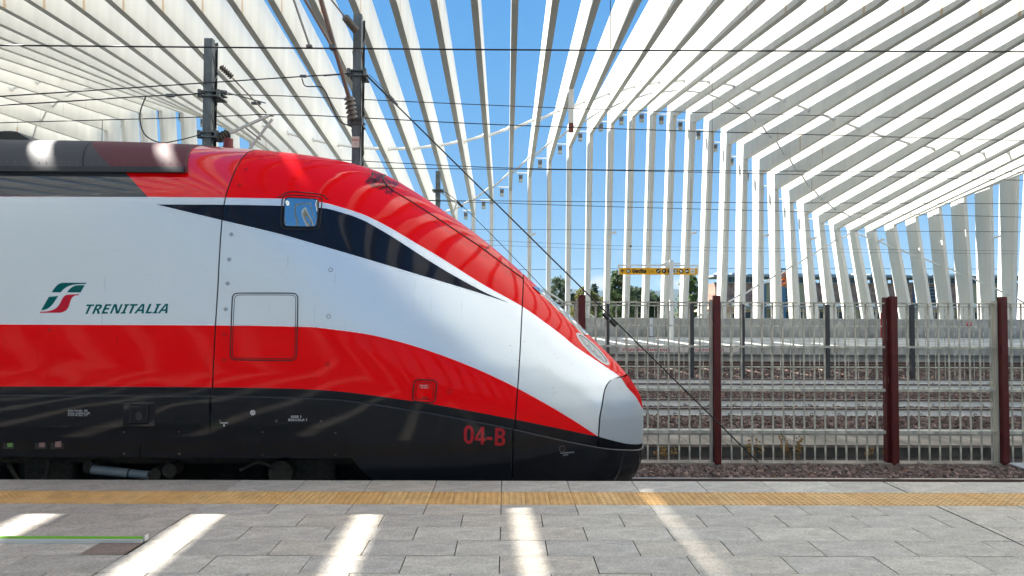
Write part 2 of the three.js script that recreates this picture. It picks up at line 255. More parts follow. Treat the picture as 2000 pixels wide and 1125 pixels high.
for (let k = KMIN; k <= KMAX; k++) {
  const x = X0 + PITCH * k, f = farKnee(k), n = nearKnee(k), fr = new THREE.Group(); fr.name = 'portal_frame'; canopy.add(fr);
  const sf = (f.y - MID.y) / (f.d - MID.d), sn = (MID.y - n.y) / (MID.d - n.d);
  const fo = [f.d + COLD * 0.97, f.y + sf * COLD * 0.97 + 1.5], mo = [MID.d, MID.y + 1.46], no = [n.d - COLD * 0.97, n.y - sn * COLD * 0.97 + 1.15], qo = [11.5, ribY(k, 11.5) + 1.19];
  mesh('rib', merged([prism(frame([[f.d, f.y], [MID.d, MID.y], mo, fo]), x, RIBW), prism(frame([[MID.d - 0.004, MID.y], [n.d, n.y], no, qo, [mo[0] - 0.004, mo[1]]]), x, RIBW)]), ribMat, fr);
  mesh('column', prism(frame([[f.d, f.y], fo, [44.35, -0.5], [43.0, -0.5]]), x, RIBW), ribMat, fr);
  mesh('column', prism(frame([[n.d, n.y], no, [-7.35, -4], [-6.0, -4]]), x, RIBW), ribMat, fr);
  if (k === KMAX) continue;
  const xa = x + RIBW / 2, xb = x + PITCH - RIBW / 2;
  for (const d of [33.1, 3.9]) mesh('spacer_tube', brace(V(xa, ribY(k, d) + 0.48, -d), V(xb, ribY(k + 1, d) + 0.48, -d)), tubeMat, fr);
  { const da = Math.min(tubeD(k), f.d - 0.5), db = Math.min(tubeD(k + 1), farKnee(k + 1).d - 0.5); mesh('tie_rod', rod(V(xa, ribY(k, da) + 0.3, -da), V(xb, ribY(k + 1, db) + 0.3, -db)), tubeMat, fr); }
  const ha = arcH(k), hb = arcH(k + 1);
  if (ha > 0.9 || hb > 0.9) { const zc = (kk, h) => { const ff = farKnee(kk); return -(mix(43.0, ff.d, clamp(h / ff.y)) + 0.35); }; mesh('tie_rod', rod(V(xa, ha, zc(k, ha)), V(xb, hb, zc(k + 1, hb))), tubeMat, fr); }
  { const h = 0.5; const b = bar(V(x - RIBW / 2, f.y + 0.42, -(f.d + 1.15)), V(x - 0.78, f.y + 0.42, -(f.d + 1.15)), 0.035, 6); mesh('lamp_bracket', b, tubeMat, fr); }
}
// ------------------------------------------------------------------ the train
const train = thing('high_speed_train', 'red, white and black high speed train nose standing at the platform', 'train');
const ZC = -8.16, YR = 3.40;
function pchip(xs, ys) {   // smooth monotone interpolation
  const n = xs.length, h = [], dl = [], m = new Array(n).fill(0);
  for (let i = 0; i < n - 1; i++) { h[i] = xs[i + 1] - xs[i]; dl[i] = (ys[i + 1] - ys[i]) / h[i]; }
  for (let i = 1; i < n - 1; i++) m[i] = dl[i - 1] * dl[i] <= 0 ? 0 : (h[i - 1] + h[i]) * 3 / ((2 * h[i] + h[i - 1]) / dl[i - 1] + (h[i] + 2 * h[i - 1]) / dl[i]);
  m[0] = dl[0]; m[n - 1] = dl[n - 2];
  return x => { if (x <= xs[0]) return ys[0] + (x - xs[0]) * m[0]; if (x >= xs[n - 1]) return ys[n - 1] + (x - xs[n - 1]) * m[n - 1];
    let i = 0; while (x > xs[i + 1]) i++; const t = (x - xs[i]) / h[i], a = 1 - t; return ys[i] * a * a * (1 + 2 * t) + m[i] * h[i] * t * a * a + ys[i + 1] * t * t * (3 - 2 * t) - m[i + 1] * h[i] * t * t * a; };
}
const interp = pts => pchip(pts.map(p => p[0]), pts.map(p => p[1]));
// front outline of the nose on the centre plane: height -> x
const nosePts = [[-0.45, 1.2], [-0.379, 1.291], [-0.243, 1.44], [-0.083, 1.515], [0.095, 1.548], [0.244, 1.557], [0.422, 1.556], [0.589, 1.530], [0.779, 1.430], [0.987, 1.262], [1.225, 1.022], [1.465, 0.775], [1.798, 0.409], [2.114, 0.056], [2.44, -0.341], [2.711, -0.724], [2.932, -1.058], [3.108, -1.364], [3.196, -1.613], [3.261, -1.946], [3.308, -2.389], [3.36, -3.6], [3.40, -6.0]];
const XfRaw = interp(nosePts);
const Xf = y => y > 3.399 ? -6 : XfRaw(y);
const Wsec = y => { if (y < 0.78) return 1.51 - 0.05 * ((0.78 - y) / 0.9) ** 2; if (y <= 1.9) return 1.51; const q = Math.min(1, (y - 1.9) / (YR - 1.9)); return 1.51 * Math.pow(Math.max(0, 1 - Math.pow(q, 3.4)), 1 / 3.4); };
const gN = s => Math.pow(1 - Math.pow(1 - clamp(s), 2.2), 1 / 2.6);
const Ln = y => 2.9 - 0.5 * clamp((y - 0.5) / 2);
const waviness = (x, y) => (fbm(x * 1.3 + 30, y * 2.1 + 9, 91, 2) - 0.5) * 0.009;
function bodyW(x, y, grow = 0) { const s = (Xf(y) + grow - x) / Ln(y); const w = (Wsec(y) + grow) * gN(s); return Math.max(0, w + waviness(x, y) * clamp(s * 2)); }
function patch(xa, xb, y0, y1, ny, nx, opt = {}) {   // a skin between two x limits that depend on height
  const { grow = 0, side = 1, endPow = 1, topPow = 1, yOf = null } = opt, pos = [], nor = [], uv = [], idx = [];
  for (let j = 0; j <= ny; j++) { const tj = topPow === 1 ? j / ny : 1 - Math.pow(1 - j / ny, topPow);
    for (let i = 0; i <= nx; i++) { const t = 1 - Math.pow(1 - i / nx, endPow);
      let x, y; if (yOf) { let q = xb(mix(y0, y1, tj)); for (let it = 0; it < 6; it++) { const yy = yOf(q, tj); q = xb(yy); } x = mix(xa(0), q, t); y = yOf(x, tj); } else { y = mix(y0, y1, tj); x = mix(xa(y), xb(y), t); }
      const w = bodyW(x, y, grow), e = 0.004, wx = (bodyW(x + e, y, grow) - bodyW(x - e, y, grow)) / (2 * e), wy = (bodyW(x, Math.min(y + e, YR), grow) - bodyW(x, y - e, grow)) / (2 * e), l = Math.hypot(wx, wy, 1);
      pos.push(x, y, ZC + side * w); nor.push(-wx / l, -wy / l, side / l); uv.push((x + 5.9) / 7.6, (y + 0.5) / 4.0); } }
  for (let j = 0; j < ny; j++) for (let i = 0; i < nx; i++) { const a = j * (nx + 1) + i, b = a + nx + 1; if (side > 0) idx.push(a, a + 1, b + 1, a, b + 1, b); else idx.push(a, b + 1, a + 1, a, b, b + 1); }
  const g = new THREE.BufferGeometry(); g.setAttribute('position', new THREE.Float32BufferAttribute(pos, 3)); g.setAttribute('normal', new THREE.Float32BufferAttribute(nor, 3)); g.setAttribute('uv', new THREE.Float32BufferAttribute(uv, 2)); g.setIndex(idx); return g;
}
// paint lines in metres along the side
const redWhite = [[-9, 2.645], [-4.875, 2.645], [-3.468, 2.65], [-2.718, 2.648], [-2.193, 2.649], [-1.828, 2.626], [-1.614, 2.576], [-1.438, 2.521], [-1.263, 2.442], [-1.083, 2.344], [-0.906, 2.239], [-0.725, 2.135], [-0.547, 2.025], [-0.363, 1.909], [-0.182, 1.802], [0.006, 1.7], [0.175, 1.605], [0.383, 1.46], [0.578, 1.316], [0.713, 1.204], [0.904, 1.077], [1.095, 0.952], [1.228, 0.858], [1.29, 0.762], [1.398, 0.649], [1.5, 0.5]];
const wedgeTop = [[-3.365, 2.574], [-2.71, 2.576], [-2.184, 2.576], [-1.819, 2.567], [-1.608, 2.522], [-1.43, 2.46], [-1.256, 2.367], [-1.076, 2.258], [-0.9, 2.144], [-0.719, 2.029], [-0.542, 1.924], [-0.36, 1.825], [-0.181, 1.734], [0.016, 1.653]];
const wedgeBot = [[-3.365, 2.574], [-2.729, 2.425], [-2.138, 2.286], [-1.92, 2.225], [-1.403, 2.078], [-0.889, 1.927], [-0.358, 1.772], [0.016, 1.653]];
const whiteRed = [[-9, 1.418], [-4.809, 1.418], [-3.453, 1.418], [-2.677, 1.417], [-1.88, 1.406], [-1.656, 1.384], [-1.332, 1.340], [-1.002, 1.262], [-0.676, 1.158], [-0.343, 1.029], [-0.006, 0.873], [0.331, 0.690], [0.684, 0.472], [0.923, 0.306]];
const redBlack = [[-9, 0.832], [-4.793, 0.832], [-3.441, 0.834], [-2.788, 0.832], [-2.042, 0.822], [-1.649, 0.802], [-1.323, 0.767], [-0.993, 0.721], [-0.669, 0.67], [-0.338, 0.606], [-0.004, 0.536], [0.331, 0.458], [0.684, 0.367], [0.923, 0.303]];
const ridge = interp([[-9, 0.747], [-4.79, 0.747], [-2.801, 0.747], [-2.215, 0.737], [-1.647, 0.717], [-1.322, 0.68], [-0.993, 0.631], [-0.668, 0.577], [-0.338, 0.511], [0.081, 0.417], [0.332, 0.35], [0.685, 0.253], [0.869, 0.205], [1.056, 0.158], [1.263, 0.115], [1.45, 0.07], [1.6, 0.04]]);
const seam1 = interp([[-1, -2.80], [0.452, -2.799], [0.757, -2.787], [1.009, -2.781], [1.397, -2.769], [1.787, -2.752], [2.178, -2.739], [2.425, -2.729], [2.653, -2.715], [2.87, -2.686], [3.05, -2.672], [3.257, -2.66], [3.41, -2.655]]);
const seam2 = interp([[-1, 0.02], [-0.036, 0.058], [0.415, 0.081], [0.661, 0.099], [1.1, 0.129], [1.502, 0.152], [1.915, 0.178], [2.2, 0.19]]);
const seam3 = interp([[-0.5, 0.88], [0.0, 0.915], [0.299, 0.935], [0.468, 0.945], [0.619, 0.976], [0.742, 1.006], [0.813, 1.048], [0.856, 1.117], [0.875, 1.30]]);
const CAP_TOP = 0.868;
const SEAM2_TOP = (() => { let y = 1.5; while (Xf(y) > seam2(y) && y < 2.4) y += 0.002; return y; })();

function livery(writing) {
  return canvasTex(2048, 1078, (c, W, H) => {
    const S = W / 7.6, X = x => (x + 5.9) * S, Y = y => (3.5 - y) * S;
    const poly = (col, pts) => { c.fillStyle = col; c.beginPath(); pts.forEach((p, i) => i ? c.lineTo(X(p[0]), Y(p[1])) : c.moveTo(X(p[0]), Y(p[1]))); c.closePath(); c.fill(); };
    const smooth = (pts, n = 200) => { const f = interp(pts), a = pts[0][0], b = pts[pts.length - 1][0], o = []; for (let i = 0; i <= n; i++) { const x = mix(a, b, i / n); o.push([x, f(x)]); } return o; };
    const WHITE = '#d9e2ec', RED = '#ea0009', BLK = '#1b1d22', DARK = '#3c4046', NAVY = '#131b2b';
    c.fillStyle = WHITE; c.fillRect(0, 0, W, H);
    const rw = smooth(redWhite), wr = smooth(whiteRed), rb = smooth(redBlack);
    poly(RED, [...rw, [2, 0.5], [2, 3.7], [-9, 3.7]]);
    poly(DARK, [[-9, 3.7], [-4.45, 3.7], [-4.06, 3.188], [-3.718, 2.9], [-3.455, 2.648], [-9, 2.645]]);
    poly(RED, [...wr, ...rb.slice().reverse()]);
    poly(BLK, [...rb, [1.25, 0.185], [1.6, 0.085], [2, 0.05], [2, -1], [-9, -1]]);
    poly(NAVY, [...smooth(wedgeTop), ...smooth(wedgeBot).reverse()]);
    // soot and brake dust on the roof and the screen surround: irregular, grainy
    const R = rng(303);
    for (let i = 0; i < 2600; i++) { const x = mix(-5.8, 0.1, R()), yt = 3.42 - Math.pow(R(), 1.5) * 0.33; const top = x > -2.4 ? 3.2 - (x + 2.4) * 0.85 : 9; if (yt > top) continue; c.fillStyle = `rgba(${40 + R() * 25},${24 + R() * 14},${26 + R() * 14},${0.05 + R() * 0.10})`; const l = 4 + R() * 34; c.fillRect(X(x), Y(yt), l, 1 + R() * 2.2); }
    for (let i = 0; i < 900; i++) { const t = R(), x = mix(-1.55, 0.15, t), y = mix(3.1, 1.93, t) + (R() - 0.35) * 0.24; c.fillStyle = `rgba(70,18,22,${0.03 + R() * 0.09})`; c.save(); c.translate(X(x), Y(y)); c.rotate(0.62 + (R() - 0.5) * 0.25); c.fillRect(0, 0, 6 + R() * 34, 0.8 + R() * 1.6); c.restore(); }
    for (let i = 0; i < 240; i++) { const x = -1.46 + R() * 0.26, y = 3.08 - (x + 1.46) * 0.45 - R() * 0.20; c.fillStyle = `rgba(26,16,17,${0.08 + R() * 0.22})`; c.beginPath(); c.ellipse(X(x), Y(y), 1 + R() * 5, 1 + R() * 7, 0.5, 0, 7); c.fill(); }
    // fine grime and small chips on the light paint
    for (let i = 0; i < 1400; i++) { const x = mix(-5.8, 1.5, R()), y = mix(0.2, 2.6, R()); c.fillStyle = `rgba(90,95,100,${0.015 + R() * 0.035})`; c.fillRect(X(x), Y(y), 2 + R() * 40, 0.7 + R()); }
    for (let i = 0; i < 60; i++) { const x = mix(-0.4, 1.45, R()), y = mix(0.4, 1.3, R()); c.fillStyle = `rgba(60,60,60,${0.25 + R() * 0.3})`; c.fillRect(X(x), Y(y), 1 + R() * 3, 0.8 + R() * 1.2); }
    for (let i = 0; i < 700; i++) { const x = mix(-5.8, 1.5, R()), y = mix(-0.3, 0.6, R() * R()); c.fillStyle = `rgba(86,80,72,${0.02 + R() * 0.06})`; c.fillRect(X(x), Y(y), 2 + R() * 24, 0.8 + R() * 1.4); }
    for (let i = 0; i < 26; i++) { const x = mix(-5.7, -0.3, R()), y = mix(0.9, 2.5, R()); c.fillStyle = `rgba(70,72,74,${0.03 + R() * 0.05})`; for (let k = 0; k < 5; k++) c.fillRect(X(x) + R() * 3 - 1.5, Y(y) + k * 6, 0.8 + R() * 0.8, 8 + R() * 26); }
    for (let i = 0; i < 420; i++) { const x = mix(-5.8, 1.4, R()), y = mix(-0.35, 0.44, R()); c.fillStyle = `rgba(104,96,86,${0.02 + R() * 0.06})`; c.beginPath(); c.ellipse(X(x), Y(y), 0.8 + R() * 2.4, 0.7 + R() * 1.2, 0, 0, 7); c.fill(); }
    if (!writing) return;
    const GREEN = '#005a5c', LRED = '#c01f35';
    // emblem: three green and one red swash
    const L0 = -4.435, LY = 1.531, k = 0.432 / 632;                     // metres per unit of the emblem grid
    const px = (a, b) => [X(L0 + (a - 98) * k * 1.0), Y(LY + (548 - b) * k * 1.06)];
    const shape = (col, segs) => { c.fillStyle = col; c.beginPath(); for (const s of segs) { const q = []; for (let i = 1; i < s.length; i += 2) q.push(...px(s[i], s[i + 1])); c[s[0]](...q); } c.closePath(); c.fill(); };
    shape(GREEN, [['moveTo', 258, 278], ['bezierCurveTo', 300, 215, 335, 152, 430, 152], ['lineTo', 730, 152], ['lineTo', 722, 168], ['bezierCurveTo', 560, 168, 470, 172, 380, 278]]);
    shape(GREEN, [['moveTo', 470, 278], ['bezierCurveTo', 520, 205, 570, 184, 640, 184], ['lineTo', 710, 184], ['lineTo', 655, 278]]);
    shape(GREEN, [['moveTo', 218, 340], ['lineTo', 348, 326], ['bezierCurveTo', 290, 405, 250, 512, 118, 512]]);
    shape(LRED, [['moveTo', 636, 302], ['lineTo', 630, 314], ['bezierCurveTo', 440, 310, 590, 545, 350, 546], ['lineTo', 98, 548], ['lineTo', 104, 534], ['bezierCurveTo', 470, 540, 330, 305, 500, 308]]);
    c.save(); c.translate(X(-4.032), Y(1.521)); c.transform(1, -0.012, -0.42, 1, 0, 0); c.fillStyle = GREEN; c.font = 'bold 36px sans-serif'; const tw = c.measureText('TRENITALIA').width; c.scale(0.805 * S / tw, 0.092 * S / 26.3); c.fillText('TRENITALIA', 0, 0); c.restore();
    // set number on the front skirt
    c.save(); c.translate(X(-0.415), Y(0.305)); c.transform(1, 0.10, -0.03, 1, 0, 0); c.fillStyle = '#a51f2b'; c.font = 'bold 50px sans-serif'; const nw = c.measureText('04-B').width; c.scale(0.415 * S / nw, 0.175 * S / 36.5); c.fillText('04-B', 0, 0); c.restore();
    // small white data lettering
    c.fillStyle = '#c9cdd0'; const small = (t, x, y, px, bold) => { c.font = `${bold ? 'bold ' : ''}${px}px sans-serif`; c.fillText(t, X(x), Y(y)); };
    small('Peso frenato  60t', -4.13, 0.600, 6.5); small('Freno continuo 54t', -4.13, 0.580, 6.5); small('Freno di staz. 27t', -4.13, 0.560, 6.5);
    small('ASSE 1', -2.035, 0.548, 9, true); small('BOCCOLA 1', -2.06, 0.518, 9, true);
    c.fillRect(X(-2.70), Y(0.505), 0.075 * S, 2.4); c.beginPath(); c.moveTo(X(-2.663), Y(0.495)); c.lineTo(X(-2.675), Y(0.468)); c.lineTo(X(-2.65), Y(0.468)); c.fill();
    c.strokeStyle = '#c9cdd0'; c.lineWidth = 3; c.beginPath(); c.arc(X(-2.393), Y(0.598), 5.2, 0, 7); c.stroke(); for (let i = 0; i < 6; i++) { c.lineWidth = 1.3; c.beginPath(); c.moveTo(X(-2.393), Y(0.598)); c.lineTo(X(-2.393) + 5 * Math.cos(i * 1.047), Y(0.598) + 5 * Math.sin(i * 1.047)); c.stroke(); }
    small('RIFERIMENTO', 0.535, 0.165, 6); small('ATTO', 0.56, 0.145, 6);
    c.fillStyle = '#d8c6c6'; 
  });
}
const paint = o => new THREE.MeshPhysicalMaterial({ roughness: 0.55, specularIntensity: 0.05, clearcoat: 0.32, clearcoatRoughness: 0.05, ...o });
// the pale coat is a silvery metallic paint, the colours are plain gloss: green = roughness, blue = metalness
const coatMap = (() => { const t = canvasTex(1024, 539, (c, W, H) => { const S = W / 7.6, X = x => (x + 5.9) * S, Y = y => (3.5 - y) * S; const poly = (col, pts) => { c.fillStyle = col; c.beginPath(); pts.forEach((p, i) => i ? c.lineTo(X(p[0]), Y(p[1])) : c.moveTo(X(p[0]), Y(p[1]))); c.closePath(); c.fill(); };
  const G = 'rgb(255,140,0)'; c.fillStyle = 'rgb(255,66,120)'; c.fillRect(0, 0, W, H); poly(G, [...redWhite, [2, 0.5], [2, 3.7], [-9, 3.7]]); poly(G, [...whiteRed, ...redBlack.slice().reverse()]); poly(G, [...redBlack, [1.25, 0.185], [1.6, 0.085], [2, 0.05], [2, -1], [-9, -1]]); poly(G, [...wedgeTop, ...wedgeBot.slice().reverse()]); }); t.colorSpace = THREE.NoColorSpace; return t; })();
const coat = m => paint({ map: m, roughness: 1, roughnessMap: coatMap, metalness: 1, metalnessMap: coatMap });
const liveryNear = coat(livery(true)), liveryFar = coat(livery(false)), skirtNear = paint({ map: liveryNear.map, clearcoat: 0.42 }), skirtFar = paint({ map: liveryFar.map, clearcoat: 0.42 });
const roofGloss = m => new THREE.MeshPhysicalMaterial({ map: m.map, roughness: 0.07, ior: 1.6, clearcoat: 0.6, clearcoatRoughness: 0.03 }), roofNear = roofGloss(liveryNear), roofFar = roofGloss(liveryFar);
const primer = std({ color: lin(0.16, 0.16, 0.165), roughness: 0.8 });
const GAP = 0.006, coverMat = paint({ map: liveryFar.map, color: 0xd2d3d4, roughnessMap: coatMap, metalnessMap: coatMap, metalness: 0.8, roughness: 1.6, clearcoat: 0.1 }), skirtBlack = paint({ color: 0x1b1d22, clearcoat: 0.42 });
for (const side of [1, -1]) {
  const m = side > 0 ? liveryNear : liveryFar, sk = side > 0 ? skirtNear : skirtFar;
  mesh('body_shell', patch(() => -9, y => seam1(y) - GAP, 0.30, 2.648, 50, 60, { side }), m, train);
  mesh('roof_shell', patch(() => -9, y => Math.min(seam1(y) - GAP, Xf(y)), 2.648, YR, 44, 60, { side, topPow: 2 }), side > 0 ? roofNear : roofFar, train);
  mesh('cab_shell', patch(y => Math.min(seam1(y) + GAP, Xf(y)), y => Math.min(seam2(y) - GAP, Xf(y)), 0.20, 3.335, 96, 96, { side, endPow: 1.9, topPow: 1.5 }), m, train);
  mesh('nose_shell', patch(y => seam2(y) + GAP, y => Math.max(seam2(y) + GAP, Xf(y)), CAP_TOP, SEAM2_TOP, 50, 44, { side, endPow: 2.2 }), m, train);
  mesh('nose_shell', patch(y => seam2(y) + GAP, y => seam3(y) - GAP, -0.05, CAP_TOP, 40, 30, { side }), m, train);
  mesh('coupler_cover', patch(y => seam3(y) + GAP * 1.4, y => Xf(y) + 0.004, -0.1, CAP_TOP - 0.012, 44, 36, { side, endPow: 2.2, grow: 0.004 }), coverMat, train);
  mesh('inner_shell', patch(() => -8.9, y => Xf(y) - 0.06, 0.24, 3.30, 40, 60, { side, grow: -0.06, endPow: 1.6 }), primer, train);
  // front skirt with its rounded lip, and the long side skirt
  const skirtBottom = interp([[-9, 0.452], [-1.502, 0.452], [-1.452, 0.177], [-1.298, -0.009], [-1.0, -0.33], [-0.6, -0.38], [1.7, -0.38]]);
  const yOf = (x, t) => mix(skirtBottom(x), ridge(x), t);
  mesh('front_skirt', patch(() => seam2(0.1) + GAP, y => Xf(y) + 0.03, -0.38, 0.4, 30, 44, { side, grow: 0.026, endPow: 2.0, yOf }), sk, train);
  mesh('side_skirt', patch(() => seam1(0.6) + GAP, () => seam2(0.1) - GAP, -0.38, 0.7, 24, 70, { side, grow: 0.026, yOf }), sk, train);
  mesh('side_skirt', patch(() => -9, () => seam1(0.6) - GAP, 0.45, 0.745, 16, 40, { side, grow: 0.026, yOf }), sk, train);
  for (const [a, b, pa] of [[() => seam2(0.1) + GAP, y => Xf(y) + 0.03, 2], [() => -9, () => seam2(0.1) - GAP, 1]]) {   // top of the lip
    const g = patch(a, b, 0, 0.4, 3, 60, { side, grow: 0.026, endPow: pa, yOf: (x, t) => ridge(x) }), p = g.attributes.position, nn = g.attributes.normal;
    for (let j = 0; j <= 3; j++) for (let i = 0; i <= 60; i++) { const q = j * 61 + i, s = j / 3; p.setY(q, p.getY(q) + 0.010 * Math.sin(s * Math.PI / 2)); const ang = s * Math.PI / 2; p.setX(q, p.getX(q) - nn.getX(q) * 0.03 * (1 - Math.cos(ang))); p.setZ(q, p.getZ(q) - nn.getZ(q) * 0.03 * (1 - Math.cos(ang))); nn.setXYZ(q, nn.getX(q) * Math.cos(ang), Math.sin(ang), nn.getZ(q) * Math.cos(ang)); }
    mesh('skirt_lip', g, blackPlastic, train);
  }
  mesh('lower_panel', patch(() => -9, () => -3.475, 0.165, 0.443, 8, 30, { side, grow: -0.006 }), sk, train);
  mesh('lower_panel', patch(() => -3.463, y => -1.505 + (0.44 - y) * 0.18, 0.165, 0.443, 8, 30, { side, grow: -0.006 }), sk, train);
}
// roof fairing: raised, dusty, with an overhanging lip
{
  const fairTex = canvasTex(1024, 128, (c, W, H) => { const R = rng(41), S = W / 5.9; c.fillStyle = '#434145'; c.fillRect(0, 0, W, H); c.fillStyle = '#612a30'; c.beginPath(); c.moveTo(1.50 * S, 0); c.lineTo(W, 0); c.lineTo(W, H); c.lineTo(2.05 * S, H); c.fill();
    for (let i = 0; i < 2500; i++) { const v = 50 + R() * 55; c.fillStyle = `rgba(${v},${v * 0.88},${v * 0.86},${0.05 + R() * 0.10})`; c.fillRect(R() * W, R() * H, 3 + R() * 40, 1 + R() * 2); } });
  const end = y => -3.24 + (3.31 - y) * 0.30, y0 = 2.955;
  const g = patch(() => -9, y => end(y), y0, 3.385, 24, 60, { grow: 0.045, topPow: 1.5 }), u = g.attributes.uv, p = g.attributes.position;
  for (let i = 0; i < u.count; i++) u.setXY(i, (p.getX(i) + 5.9 + 0.0) / 5.9, clamp((p.getY(i) - y0) / 0.43));
  fairTex.wrapS = THREE.ClampToEdgeWrapping;
  const f = mesh('roof_fairing', g, std({ map: fairTex, roughness: 0.62 }), train); f.material.side = THREE.DoubleSide;
  const gb = patch(() => -9, y => end(y), y0, 3.385, 24, 60, { grow: 0.045, topPow: 1.5, side: -1 }); mesh('roof_fairing', gb, std({ color: lin(0.08, 0.07, 0.07), roughness: 0.6 }), train);
  // lip below the fairing: a rail with a vertical face
  const lip = patch(() => -9, () => end(y0), y0 - 0.058, y0, 2, 40, { grow: 0.05 }); mesh('fairing_lip', lip, std({ color: lin(0.014, 0.015, 0.018), roughness: 0.45 }), f);
  const foot = patch(() => -9, () => end(y0), y0 - 0.0585, y0 - 0.058, 1, 40, { grow: 0.05 }); { const pp = foot.attributes.position, nn = foot.attributes.normal; for (let i = 0; i < 41; i++) { pp.setZ(i, pp.getZ(i) - 0.06); nn.setXYZ(i, 0, -1, 0); nn.setXYZ(i + 41, 0, -1, 0); } } mesh('fairing_lip', foot, black, f);
  // joint straps and the rivet line along the lip
  for (const x of [-4.13, -5.35]) { const s = patch(y => x + (y - 2.955) * -0.42 + 0.0, y => x + (y - 2.955) * -0.42 + 0.022, y0, 3.34, 12, 2, { grow: 0.049 }); mesh('joint_strap', s, black, f); }
  const rv = []; for (let i = 0; i < 36; i++) { const x = -5.85 + i * 0.075, y = 3.0; const s = new THREE.SphereGeometry(0.0045, 6, 4); s.translate(x, y, ZC + bodyW(x, y, 0.045)); rv.push(s); } const rm = mesh('rivet_line', merged(rv), std({ color: lin(0.2, 0.19, 0.19), roughness: 0.5 }), f); rm.userData.kind = 'stuff';
  // closing end of the fairing
  const e = []; for (let i = 0; i < 12; i++) { const a = y0 - 0.05 + i * 0.036, b = a + 0.036; e.push([a, b]); }
  const pos = []; for (const [a, b] of e) { const q = (y, gr) => [end(y), y, ZC + bodyW(end(y), y, gr)]; const A = q(a, 0.046), B = q(b, 0.046), C = q(b, -0.01), D = q(a, -0.01); pos.push(...A, ...C, ...B, ...A, ...D, ...C); } const eg = new THREE.BufferGeometry(); eg.setAttribute('position', new THREE.Float32BufferAttribute(pos, 3)); eg.computeVertexNormals(); mesh('fairing_end', eg, std({ color: lin(0.06, 0.02, 0.022), roughness: 0.6, side: THREE.DoubleSide }), f);
}
// black box on the roof with a ramped end, warning horn, small roof bolts
{ const s = new THREE.Shape(); s.moveTo(-9, 3.34); s.lineTo(-5.10, 3.34); s.lineTo(-5.42, 3.515); s.lineTo(-9, 3.515); s.closePath(); const g = new THREE.ExtrudeGeometry(s, { depth: 1.0, bevelEnabled: true, bevelSize: 0.008, bevelThickness: 0.008, bevelSegments: 1 }); g.translate(0, 0, ZC - 0.5); const b = mesh('pantograph_fairing', g, blackPlastic, train);
  const lug = rbox(0.11, 0.05, 0.07, 0.012, -5.6, 3.535, ZC + 0.35); mesh('lug', lug, blackPlastic, b);
  const h = mesh('roof_beacon', merged([bar(V(-3.145, 3.34, ZC + 0.35), V(-3.145, 3.49, ZC + 0.35), 0.052, 18), bar(V(-3.145, 3.34, ZC + 0.35), V(-3.145, 3.40, ZC + 0.35), 0.062, 18), bar(V(-3.145, 3.488, ZC + 0.35), V(-3.145, 3.50, ZC + 0.35), 0.045, 18, 0.03)]), std({ color: lin(0.17, 0.025, 0.03), roughness: 0.5 }), train); }
// skin-hugging details -------------------------------------------------
const onSkin = (x, y, off = 0.004) => V(x, y, ZC + bodyW(x, y) + off);
const skinN = (x, y) => { const e = 0.01, wx = (bodyW(x + e, y) - bodyW(x - e, y)) / (2 * e), wy = (bodyW(x, y + e) - bodyW(x, y - e)) / (2 * e); return V(-wx, -wy, 1).normalize(); };
function roundedPath(q, r, n = 6) { const out = []; for (let i = 0; i < 4; i++) { const p = V(q[i][0], q[i][1], 0), a = V(...q[(i + 3) % 4], 0), b = V(...q[(i + 1) % 4], 0); const pa = p.clone().add(a.clone().sub(p).setLength(r)), pb = p.clone().add(b.clone().sub(p).setLength(r)); for (let k = 0; k <= n; k++) { const t = k / n; out.push([mix(mix(pa.x, p.x, t), mix(p.x, pb.x, t), t), mix(mix(pa.y, p.y, t), mix(p.y, pb.y, t), t)]); } } return out; }
function skinTube(path, r, off, mat, name, parent, closed = true) { const pts = path.map(p => onSkin(p[0], p[1], off)); const g = new THREE.TubeGeometry(new THREE.CatmullRomCurve3(pts, closed, 'centripetal'), path.length * 3, r, 5, closed); return mesh(name, g, mat, parent); }
function skinFill(path, off, mat, name, parent, res = 10, ripple = 0) {   // a pane following the body, fan of rings about the centre
  let cx = 0, cy = 0; for (const p of path) { cx += p[0] / path.length; cy += p[1] / path.length; } const n = path.length, pos = [], nor = [], uv = [], idx = [];
  for (let j = 0; j <= res; j++) for (let i = 0; i < n; i++) { const t = j / res, x = mix(cx, path[i][0], t), y = mix(cy, path[i][1], t), p = onSkin(x, y, off), q = skinN(x, y); if (ripple) { q.x += ripple * Math.sin(x * 17 + y * 5) * 0.8; q.y += ripple * Math.sin(y * 19 + Math.sin(x * 13) * 1.3); q.normalize(); } pos.push(p.x, p.y, p.z); nor.push(q.x, q.y, q.z); uv.push((x + 5.9) / 7.6, (y + 0.5) / 4.0); }
  for (let j = 0; j < res; j++) for (let i = 0; i < n; i++) { const a = j * n + i, b = j * n + (i + 1) % n; idx.push(a, b, b + n, a, b + n, a + n); }
  const g = new THREE.BufferGeometry(); g.setAttribute('position', new THREE.Float32BufferAttribute(pos, 3)); g.setAttribute('normal', new THREE.Float32BufferAttribute(nor, 3)); g.setAttribute('uv', new THREE.Float32BufferAttribute(uv, 2)); g.setIndex(idx.reverse()); return mesh(name, g, mat, parent);
}
const rubber = std({ color: lin(0.008, 0.008, 0.009), roughness: 0.55 });
